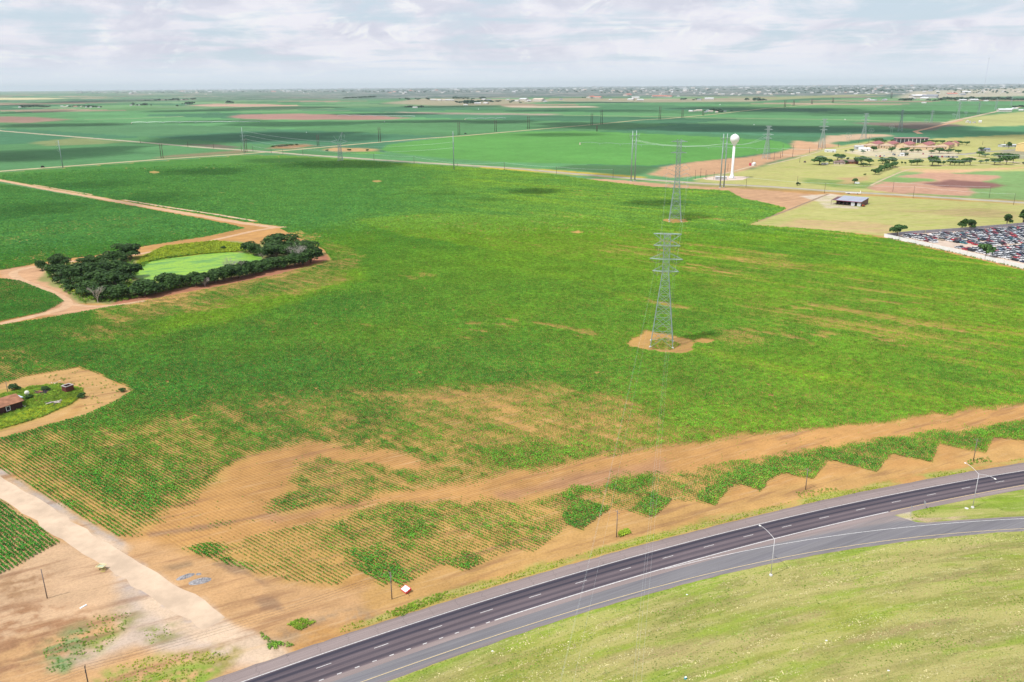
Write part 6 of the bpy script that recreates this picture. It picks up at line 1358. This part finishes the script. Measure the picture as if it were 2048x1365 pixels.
if rest:
    mats_ = [m_ for m_ in bpy.data.materials if m_.name.startswith('paint_')]+[glass, tyre]; ix = {m_.name: i for i, m_ in enumerate(mats_)}; V, Fc, Mi = [], [], []
    for x, y, rz, me in rest:
        k = len(V); cs_, sn = math.cos(rz), math.sin(rz)
        for v in me.vertices: V.append((x+v.co.x*cs_-v.co.y*sn, y+v.co.x*sn+v.co.y*cs_, v.co.z))
        for p in me.polygons: Fc.append(tuple(k+a for a in p.vertices)); Mi.append(ix[me.materials[p.material_index].name])
    me = bpy.data.meshes.new('distant_cars'); me.from_pydata(V, [], Fc)
    for m_ in mats_: me.materials.append(m_)
    me.polygons.foreach_set('material_index', Mi); link('parked_cars_beyond', me, kind='stuff', label='mass of wrecked cars packed in the far part of the yard', cat='cars')
# cars and trucks at the compound
for i, (px, py) in enumerate([(1858+q*4.3, 314.3+q*.12) for q in range(14)]+[(1752,313.5),(1760,314),(1768,313.6),(1786,310),(1789,311),(1797,313),(1846,309)]):
    b = G(px, py); ci = [0,5,0,1,2,0,5,0,1,3,0,2,0,1][i % 14]
    link('parked_car', cms[(CP[ci][0], 'van' if i % 3 == 0 else 'suv')], None, (*b, 0), R(70), 1.35, label=f'{ordw(i)} vehicle in the compound, {CP[ci][0]}, lined up along its front road', cat='car', group='vehicles parked along the compound front')

# ---- centre pivot sprinklers
def pivot(p0, p1, nsp, hgt_, r, label, tilt=1.0):
    a, b = G(*p0), G(*p1); r_ = root('centre_pivot', a, label=label, cat='irrigation rig', group='long wheeled irrigation rigs'); d = (b-a); L_ = np.hypot(*d); 
    for i in range(nsp):
        s0 = d*i/nsp; s1 = d*(i+1)/nsp; mb = MB(); pr = None
        for k in range(7):
            t = k/6; p = s0+(s1-s0)*t; z = hgt_+1.4*math.sin(math.pi*t)
            if pr is not None: mb.bar(pr, (*p, z), r, n=4, caps=False); mb.bar((*((s0+(s1-s0)*(t-1/12)))[:2], z-1.3), (*p, z), r*.35, n=3, caps=False)
            pr = (*p, z)
        mb.build('span', steel if r < .3 else wire_l, r_)
        mb = MB(); pd = np.array([-d[1], d[0]])/L_*2; mb.bar((*(s1-pd), .5), (*s1, hgt_), r*.5, n=4); mb.bar((*(s1+pd), .5), (*s1, hgt_), r*.5, n=4)
        mb.bar((*(s1-pd), .5), (*(s1+pd), .5), r*.6, n=4); mb.build('wheel_tower', steel, r_)
    mb = MB(); mb.lathe([(1.6, 0), (.5, hgt_+.6)], 8); mb.build('hub', mat('hub_tan', (.62,.50,.40)), r_)
pivot((1160,289.5), (1565,304), 9, 3.6, .22, 'long white irrigation rig across the bright green circle, passing behind the water tower'); pivot((263,248), (520,246), 8, 4.2, .55, 'long pale irrigation rig on the teal field at upper left'); pivot((675,233), (830,235), 6, 4.2, .5, 'dotted irrigation rig beyond the brown oval field'); pivot((930,240), (1012,239), 4, 4, .5, 'faint irrigation rig above the centre of the picture')
for px, py, lb in ((613,266,'bright white tank speck in the dark shaded field'),(769,244.5,'white pump speck right of the dark shaded field'),(1508,250.5,'white pump speck in the shaded field above the water tower'),(1440,210.5,'white pump speck in the pale fields at mid right'),(1690,240,'white pump speck on the far tan track'),(957,219.5,'white pump speck below the distant buildings')):
    b = G(px, py); k = mpp(px, py); r_ = root('pump_tank', b, label=lb, cat='tank'); mb = MB(); mb.lathe([(k*.8, 0), (k*.8, k*1.2), (k*.3, k*1.6)], 10); mb.build('tank_body', whitem, r_)

# ================================================================ FAR FARMS AND TOWN
wroof = mat('white_warehouse', (.60,.62,.64), .6, .05, .05); troof = mat('tan_warehouse', (.60,.50,.42), .7, .06, .05); broof = mat('slate_warehouse', (.25,.27,.32), .7, .06, .05); rroof = mat('red_far_roof', (.50,.18,.13), .7, .06, .05); creamw = mat('cream_far_wall', (.55,.52,.48), .8, .05, .05)
def bm(L_, W_, h_, rise, wm, rm):
    mb = MB(); x, y = L_/2, W_/2; mb.hexa([(-x,-y,0),(x,-y,0),(x,y,0),(-x,y,0),(-x,-y,h_),(x,-y,h_),(x,y,h_),(-x,y,h_)], 0)
    o = 1.0; z0 = h_+.05
    mb.poly([(-x-o,-y-o,z0),(x+o,-y-o,z0),(x+o,0,h_+rise),(-x-o,0,h_+rise)], 1); mb.poly([(x+o,y+o,z0),(-x-o,y+o,z0),(-x-o,0,h_+rise),(x+o,0,h_+rise)], 1); mb.poly([(x,-y,h_),(x,y,h_),(x,0,h_+rise-.02)], 0); mb.poly([(-x,y,h_),(-x,-y,h_),(-x,0,h_+rise-.02)], 0)
    return mb.mesh('far_building', [wm, rm])
FB = {'w': bm(40, 24, 7, 4, creamw, wroof), 't': bm(36, 20, 6, 4, creamw, troof), 'b': bm(34, 22, 7, 4, greyw, broof), 'r': bm(44, 24, 6, 4, creamw, rroof), 'h': bm(20, 13, 4, 3.2, creamw, broof)}
def fb(px, py, wp, kind, label, group, hs_=1.0):
    b = G(px, py); s = wp*mpp(px, py)/({'h': 20}.get(kind, 38)); link('far_building', FB[kind], None, (*b, 0), R(random.choice((-38.5, 51.5, -10, 5))), (s, s, max(.6, min(s, 2.2)*hs_)), label=label, cat='building', group=group)
def ftree(px, py, wp, hp, label, group):
    b = G(px, py); k = mpp(px, py); tree('far', b[0], b[1], wp*k, max(3, hp*k), label, group, 'tree', 'tree', single=True)
CL = [ # farm clusters: name, trees [(x,y,w,h)], buildings
 ('long tree belt at far left', [(45+i*5.5, 215.8-(i%3)*.4, 8, 4.5) for i in range(8)]+[(84+i*5, 215, 6, 3) for i in range(4)], [(94,214.5,8,'w'),(40,216,5,'w')]),
 ('spread out farm at upper left', [(139,215.5,5,3.5),(147,214.5,4,3),(157,214,5,3),(169,214.5,5,3.5),(177,215,7,4),(186,215,6,3.5),(193,215,6,3),(201,215.5,5,2.5)], [(124,214,5,'w'),(130,215.5,6,'t'),(136,213.5,5,'w'),(151,214.5,6,'r'),(163,214.5,5,'t'),(173,216,4,'w'),(182,216,4,'w'),(198,216.5,4,'w')]),
 ('small farm with white shed left of centre', [(266,211.5,6,5),(275,212,4,3),(289,211.5,9,4.5),(302,212,3,2.5),(284,212,5,3)], [(262,212,4,'w'),(272,212,4,'h'),(279,212,3,'w')]),
 ('row of scattered trees at upper left', [(291,202,4,2),(298,202,4,2),(312,202.5,6,3),(318,202,6,3.5),(332,201.5,4,2.5),(341,202,6,3),(349,201,8,4),(356,202,5,3),(368,200.5,4,2.5),(374,200.5,4,2.5),(383,200,5,3),(390,200,6,3.5)], [(363,200,3,'w'),(372,200,3,'w')]),
 ('pair of round tree clumps above the pale tan field', [(374,209,7,4.5),(382,209.5,8,5),(365,209,3,2),(458,207,8,4.5),(464,207,6,3.5),(355,214,4,3.5)], [(451,207,3,'w'),(372,209.5,4,'h')]),
 ('dark low tree belt above centre left', [(692+i*6, 197.5-i*.25, 8, 2.8) for i in range(10)], []),
 ('small farmstead between green strips', [(811,216,4,3),(817,215.5,5,3.5),(824,215.5,6,3.5),(836,215.5,5,3),(843,215.5,6,4)], [(828,216.5,5,'w'),(833,216.5,4,'w')]),
 ('large cream roofed farmyard at centre', [(813,200,8,4),(818,200.5,5,3),(832,199.5,4,3),(838,200.5,6,3),(854,200.5,7,4.5),(909,198,6,4),(915,198.5,6,4),(921,199,6,4),(929,199,6,3.5),(935,199,6,3.5),(946,200,5,3),(961,199.5,7,4),(968,198,7,3.5),(912,206.5,6,4),(921,207,6,4),(932,208,9,7),(938,209,10,8),(944,210,9,8),(952,207,8,5),(961,206,10,5),(972,205,9,4),(982,205,9,4),(993,204.5,8,3),(1001,204,5,3),(1021,206,4,3),(800,199.5,3,2.5)],
   [(866,201.5,10,'w'),(873,201.5,9,'t'),(880,202,9,'w'),(888,202,10,'t'),(896,202,10,'w'),(904,202,8,'w'),(955,209,12,'w'),(972,208,10,'w'),(931,211.5,8,'w'),(968,200.5,9,'w'),(978,201.5,8,'b'),(1015,201,8,'w')]),
 ('pair of long pale sheds right of centre', [(1027,204,8,3),(1041,206.5,4,2)], [(1034,203.5,10,'w'),(1048,201.5,16,'w'),(1056,204,12,'w'),(1078,203,24,'t'),(1090,204.5,8,'w'),(1122,200,7,'b')]),
 ('red roofed sheds on the far plain', [(1165,196.5,3,2),(1170,196.5,3,2)], [(1182,196.5,16,'r'),(1196,197,14,'r'),(1312,195,14,'r'),(1325,195,14,'r'),(1338,195,12,'r'),(1271,198,14,'w'),(1262,201,12,'w'),(1280,202,12,'w'),(1255,192,16,'r'),(1221,200.5,6,'w')]),
 ('row of dark clumps by the tan far strip', [(1364,200.5,6,3.5),(1371,200.5,8,3.5),(1386,201,5,2),(1396,200,8,3),(1493,202,8,5),(1511,202,9,6),(1518,202,5,3),(1524,202,7,4),(1530,202,5,3)], [(1399,201,8,'h'),(1418,200.5,16,'w')]),
 ('farmyard beside the diagonal lane', [(1423,222.5,7,5),(1429,222.5,6,4),(1436,225,7,6.5),(1443,226,7,4.5),(1410,223,4,2),(1463,223,4,2)], [(1382,224,8,'w'),(1389,223.5,9,'t'),(1398,222.8,12,'t'),(1416,223,9,'b'),(1421,224.5,10,'t'),(1411,225.5,6,'h'),(1433,226,6,'t'),(1450,224,5,'h')]),
 ('tree belt along the far right fields', [(1802+i*4, 202-(i%2)*.5, 7, 3.5+(i%3)*.6) for i in range(6)]+[(1856,202.5,7,3.5),(1870,202.5,8,3)]+[(1880+i*6, 201.5-(i%3)*.6, 9, 4.5+(i%4)*.6) for i in range(24)]+[(2022+i*6, 201.5, 9, 4) for i in range(5)],
   [(1735,201.5,14,'w'),(1744,202,8,'w'),(1770,201,10,'w'),(1750,201.5,8,'b'),(1768,202,8,'h'),(1835,196,26,'w'),(1860,196,30,'b'),(1842,194,20,'t'),(1924,203,14,'w'),(1946,203,16,'w'),(1972,203,8,'w'),(1826,199.5,12,'w'),(1849,199,14,'w'),(1848,207,8,'w'),(1903,190.5,16,'r'),(1933,187,14,'w'),(1925,191,12,'b')]),
 ('white sheds on the pale slope at far right', [(2026,216.5,6,4),(2034,216,7,4),(2042,215,7,4),(2047,216,6,4)], [(2008,224,22,'w'),(2018,220.5,12,'w'),(2030,219,10,'w'),(2042,222,8,'w'),(1934,245.5,8,'w'),(1948,246.5,8,'h'),(1960,246,5,'w'),(1940,247,5,'b')])]
for nm, ts, bs_ in CL:
    for i, (px, py, w_, h_) in enumerate(sorted(ts)): ftree(px, py, w_, h_, f'{ordw(i)} tree in the {nm}', nm)
    for i, (px, py, w_, k_) in enumerate(sorted(bs_)): fb(px, py, w_, k_, f'{ordw(i)} building in the {nm}', nm)
# the town: pale roofs and dark trees near the horizon
rt_ = random.Random(11); tcount = 0
def town_y(px): return 175+7.7*(1-px/1024.0) if px < 2048 else 166
towny = []
for i in range(205):
    px = rt_.uniform(230, 2040); base = 180-px*.0075; py = base+ (rt_.random()**1.4)*(9+ (px/2048)*11)+1.6
    towny.append((px, py))
towny.sort()
for i, (px, py) in enumerate(towny):
    k_ = rt_.choice('wwwtwbhwrt'); fb(px, py, rt_.uniform(3, 9) if k_ != 'h' else rt_.uniform(2, 4), k_, f'{dict(w="white",t="tan",b="slate",h="small dark",r="reddish")[k_]} roof in the hazy town on the horizon', f'{dict(w="white",t="tan",b="slate",h="small dark",r="reddish")[k_]} roofs of the town on the horizon', 1.3)
for i in range(60):
    px = rt_.uniform(1280, 2040); py = 189.5-(px-1280)*.006+rt_.gauss(0, 1.6)
    fb(px, py, rt_.uniform(3, 7), rt_.choice('wwwt'), 'bright roof in the cluster at the near right edge of the town', 'bright roofs at the near edge of the town', 1.2)
V, Fc, Mi = [], [], []
mats_ = [lf_far, wroof, creamw, broof, troof]
def addmesh(x, y, sx, sz, rz, me, remap):
    k = len(V); c, s = math.cos(rz), math.sin(rz)
    for v in me.vertices: V.append((x+(v.co.x*c-v.co.y*s)*sx, y+(v.co.x*s+v.co.y*c)*sx, v.co.z*sz))
    for p in me.polygons: Fc.append(tuple(k+a for a in p.vertices)); Mi.append(remap[p.material_index])
lowtree, _ = crown(16, 9, .4, 26, 3.6, 5, 5)
for i in range(3800):
    px = rt_.uniform(150, 2090); base = 180-px*.0075; sp_ = 8+(max(0, px-500)/1548)*15
    py = base+(rt_.random()**1.5)*sp_+.9
    if py > 206: continue
    b = G(px, py); q = rt_.random(); k = mpp(px, py)
    if vnoise(np.array([b[0]/900]), np.array([b[1]/900]), 5)[0] < .35: continue
    if q < .74: s = rt_.uniform(2.5, 6)*k/16; addmesh(b[0], b[1], s, min(s, 1.6), rt_.uniform(0, 6), lowtree, [0])
    else: s = rt_.uniform(1.2, 4.5)*k/38; kk = rt_.choice('wwwbt'); addmesh(b[0], b[1], s, min(s*1.4, 1.8), rt_.choice((R(-38.5), R(51.5), R(8))), FB[kk], [2, {'w':1,'b':3,'t':4}[kk]])
me = bpy.data.meshes.new('town'); me.from_pydata(V, [], Fc)
for m_ in mats_: me.materials.append(m_)
me.polygons.foreach_set('material_index', Mi); link('distant_town', me, kind='stuff', label='hazy mass of trees and roofs of the town along the horizon', cat='town')
# radio mast
b = G(1966, 190); hm_ = zat(1966, 190, 116); r_ = root('radio_mast', b, label='very thin tall radio mast rising above the horizon at the right', cat='mast'); mb = MB(); mb.bar((0, 0, 0), (0, 0, hm_), 1.1, .8, n=4); mb.build('mast_shaft', wire_l, r_); mb = MB(); mb.box((0, 0, hm_*.985), (7, 7, hm_*.012)); mb.build('antenna', wire_l, r_); MAST = hm_; print('mast', hm_, b)

# ================================================================ CLOUDS (above the frame; they shade the fields)
clm = bpy.data.materials.new('cloud_vapour'); clm.use_nodes = True; N = NT(clm.node_tree)
a = N.n('ShaderNodeAttribute', attribute_name='dens').outputs['Fac']; P = N.n('ShaderNodeNewGeometry').outputs['Position']
al = N.math('ADD', a, N.math('MULTIPLY', N.math('SUBTRACT', N.noise(P, .006, 5, .6), .5), 1.0)); al = N.math('MULTIPLY', N.mr(al, .22, .62), N.n('ShaderNodeAttribute', attribute_name='opac').outputs['Fac'])
tr = N.n('ShaderNodeBsdfTransparent'); df = N.n('ShaderNodeBsdfDiffuse'); df.inputs[0].default_value = (.9, .9, .92, 1); mx = N.n('ShaderNodeMixShader')
N.l(al, mx.inputs[0]); N.l(tr.outputs[0], mx.inputs[1]); N.l(df.outputs[0], mx.inputs[2]); o = N.n('ShaderNodeOutputMaterial'); N.l(mx.outputs[0], o.inputs[0])
CLD = [(60,312,230,15,.8),(190,300,110,9,.7),(440,279,190,15,.9),(590,274,150,11,.85),(700,279,80,10,.5),(590,249,210,6.5,.8),(840,243.5,140,4,.85),(1000,244,110,4.5,.8),(1170,249,130,5,.8),(1120,270,130,5,.5),(1300,254,260,8.5,.85),(1480,259,200,9,.9),(1700,260,240,10,.9),(1880,256,90,8,.7),(1960,268,150,11,.6),
 (1600,221,190,6,.85),(1760,226,200,5,.85),(1880,226,120,4,.6),(1450,217,130,4,.7),(110,251,170,4.5,.7),(430,244,150,5,.5),(390,222,120,3,.7),(560,217,170,4,.8),(760,229,160,3.5,.7),(60,225,80,4,.7),(170,204,140,4.5,.75),(20,211,60,2.5,.6),(1180,206,140,2,.6),(900,214,120,2,.6),(1250,222,90,3,.5),(1090,222,100,3,.5),(700,330,190,11,.65),(560,322,110,7,.4),(1065,384,75,8,.75),(1225,352,60,6,.4),(1305,408,90,9,.6),(1370,432,70,8,.7),(400,345,120,11,.45),(300,400,120,20,.3),(880,389,60,5,.4),(980,400,50,4,.4),(60,420,140,22,.35),(200,370,120,12,.3)]
V, Fc, DN, OP = [], [], [], []
for i, (px, py, rx, ry, op) in enumerate(CLD):
    c = G(px, py); f = G(px, py-ry); n2_ = G(px, py+ry); ax = rx*mpp(px, py); ay = abs(f[1]-n2_[1])/2; alt = 1500 if c[1] < 5000 else 1900
    k0 = len(V); nu, nv = 26, 7; ofs = to_sun*(alt/to_sun.z); tz = min(60, ay*.25)
    for a_ in range(nv+1):
        ph = -math.pi/2+math.pi*a_/nv
        for b_ in range(nu):
            t = 2*math.pi*b_/nu; wob = .72+.5*float(fbm(np.array([math.cos(t)*1.6+i*5.3]), np.array([math.sin(t)*1.6+i]), i)[0])
            rr = math.cos(ph)*1.25*wob; V.append((c[0]+rr*math.cos(t)*ax+ofs.x, (f[1]+n2_[1])/2+rr*math.sin(t)*ay+ofs.y, alt+math.sin(ph)*tz)); DN.append(1-math.cos(ph)*.98); OP.append(op)
    for a_ in range(nv):
        for b_ in range(nu): Fc.append((k0+a_*nu+b_, k0+a_*nu+(b_+1) % nu, k0+(a_+1)*nu+(b_+1) % nu, k0+(a_+1)*nu+b_))
me = bpy.data.meshes.new('clouds'); me.from_pydata(V, [], Fc); setattr_(me, 'dens', np.array(DN)); setattr_(me, 'opac', np.array(OP)); me.materials.append(clm)
me.polygons.foreach_set('use_smooth', [True]*len(Fc)); link('clouds', me, kind='structure')

# ================================================================ HAZE
hzm = bpy.data.materials.new('haze_air'); hzm.use_nodes = True; nt = hzm.node_tree; nt.nodes.clear()
pvn = nt.nodes.new('ShaderNodeVolumePrincipled'); pvn.inputs['Color'].default_value = (.80, .93, 1.0, 1); pvn.inputs['Density'].default_value = 2.3e-5; pvn.inputs['Anisotropy'].default_value = .0
oo = nt.nodes.new('ShaderNodeOutputMaterial'); nt.links.new(pvn.outputs[0], oo.inputs['Volume'])
mb = MB(); mb.box((0, 0, (MAST+10)/2-.5), (126000, 126000, MAST+11)); mb.build('haze', hzm, kind='stuff', label='pale blue summer haze softening the distant plain', cat='haze')
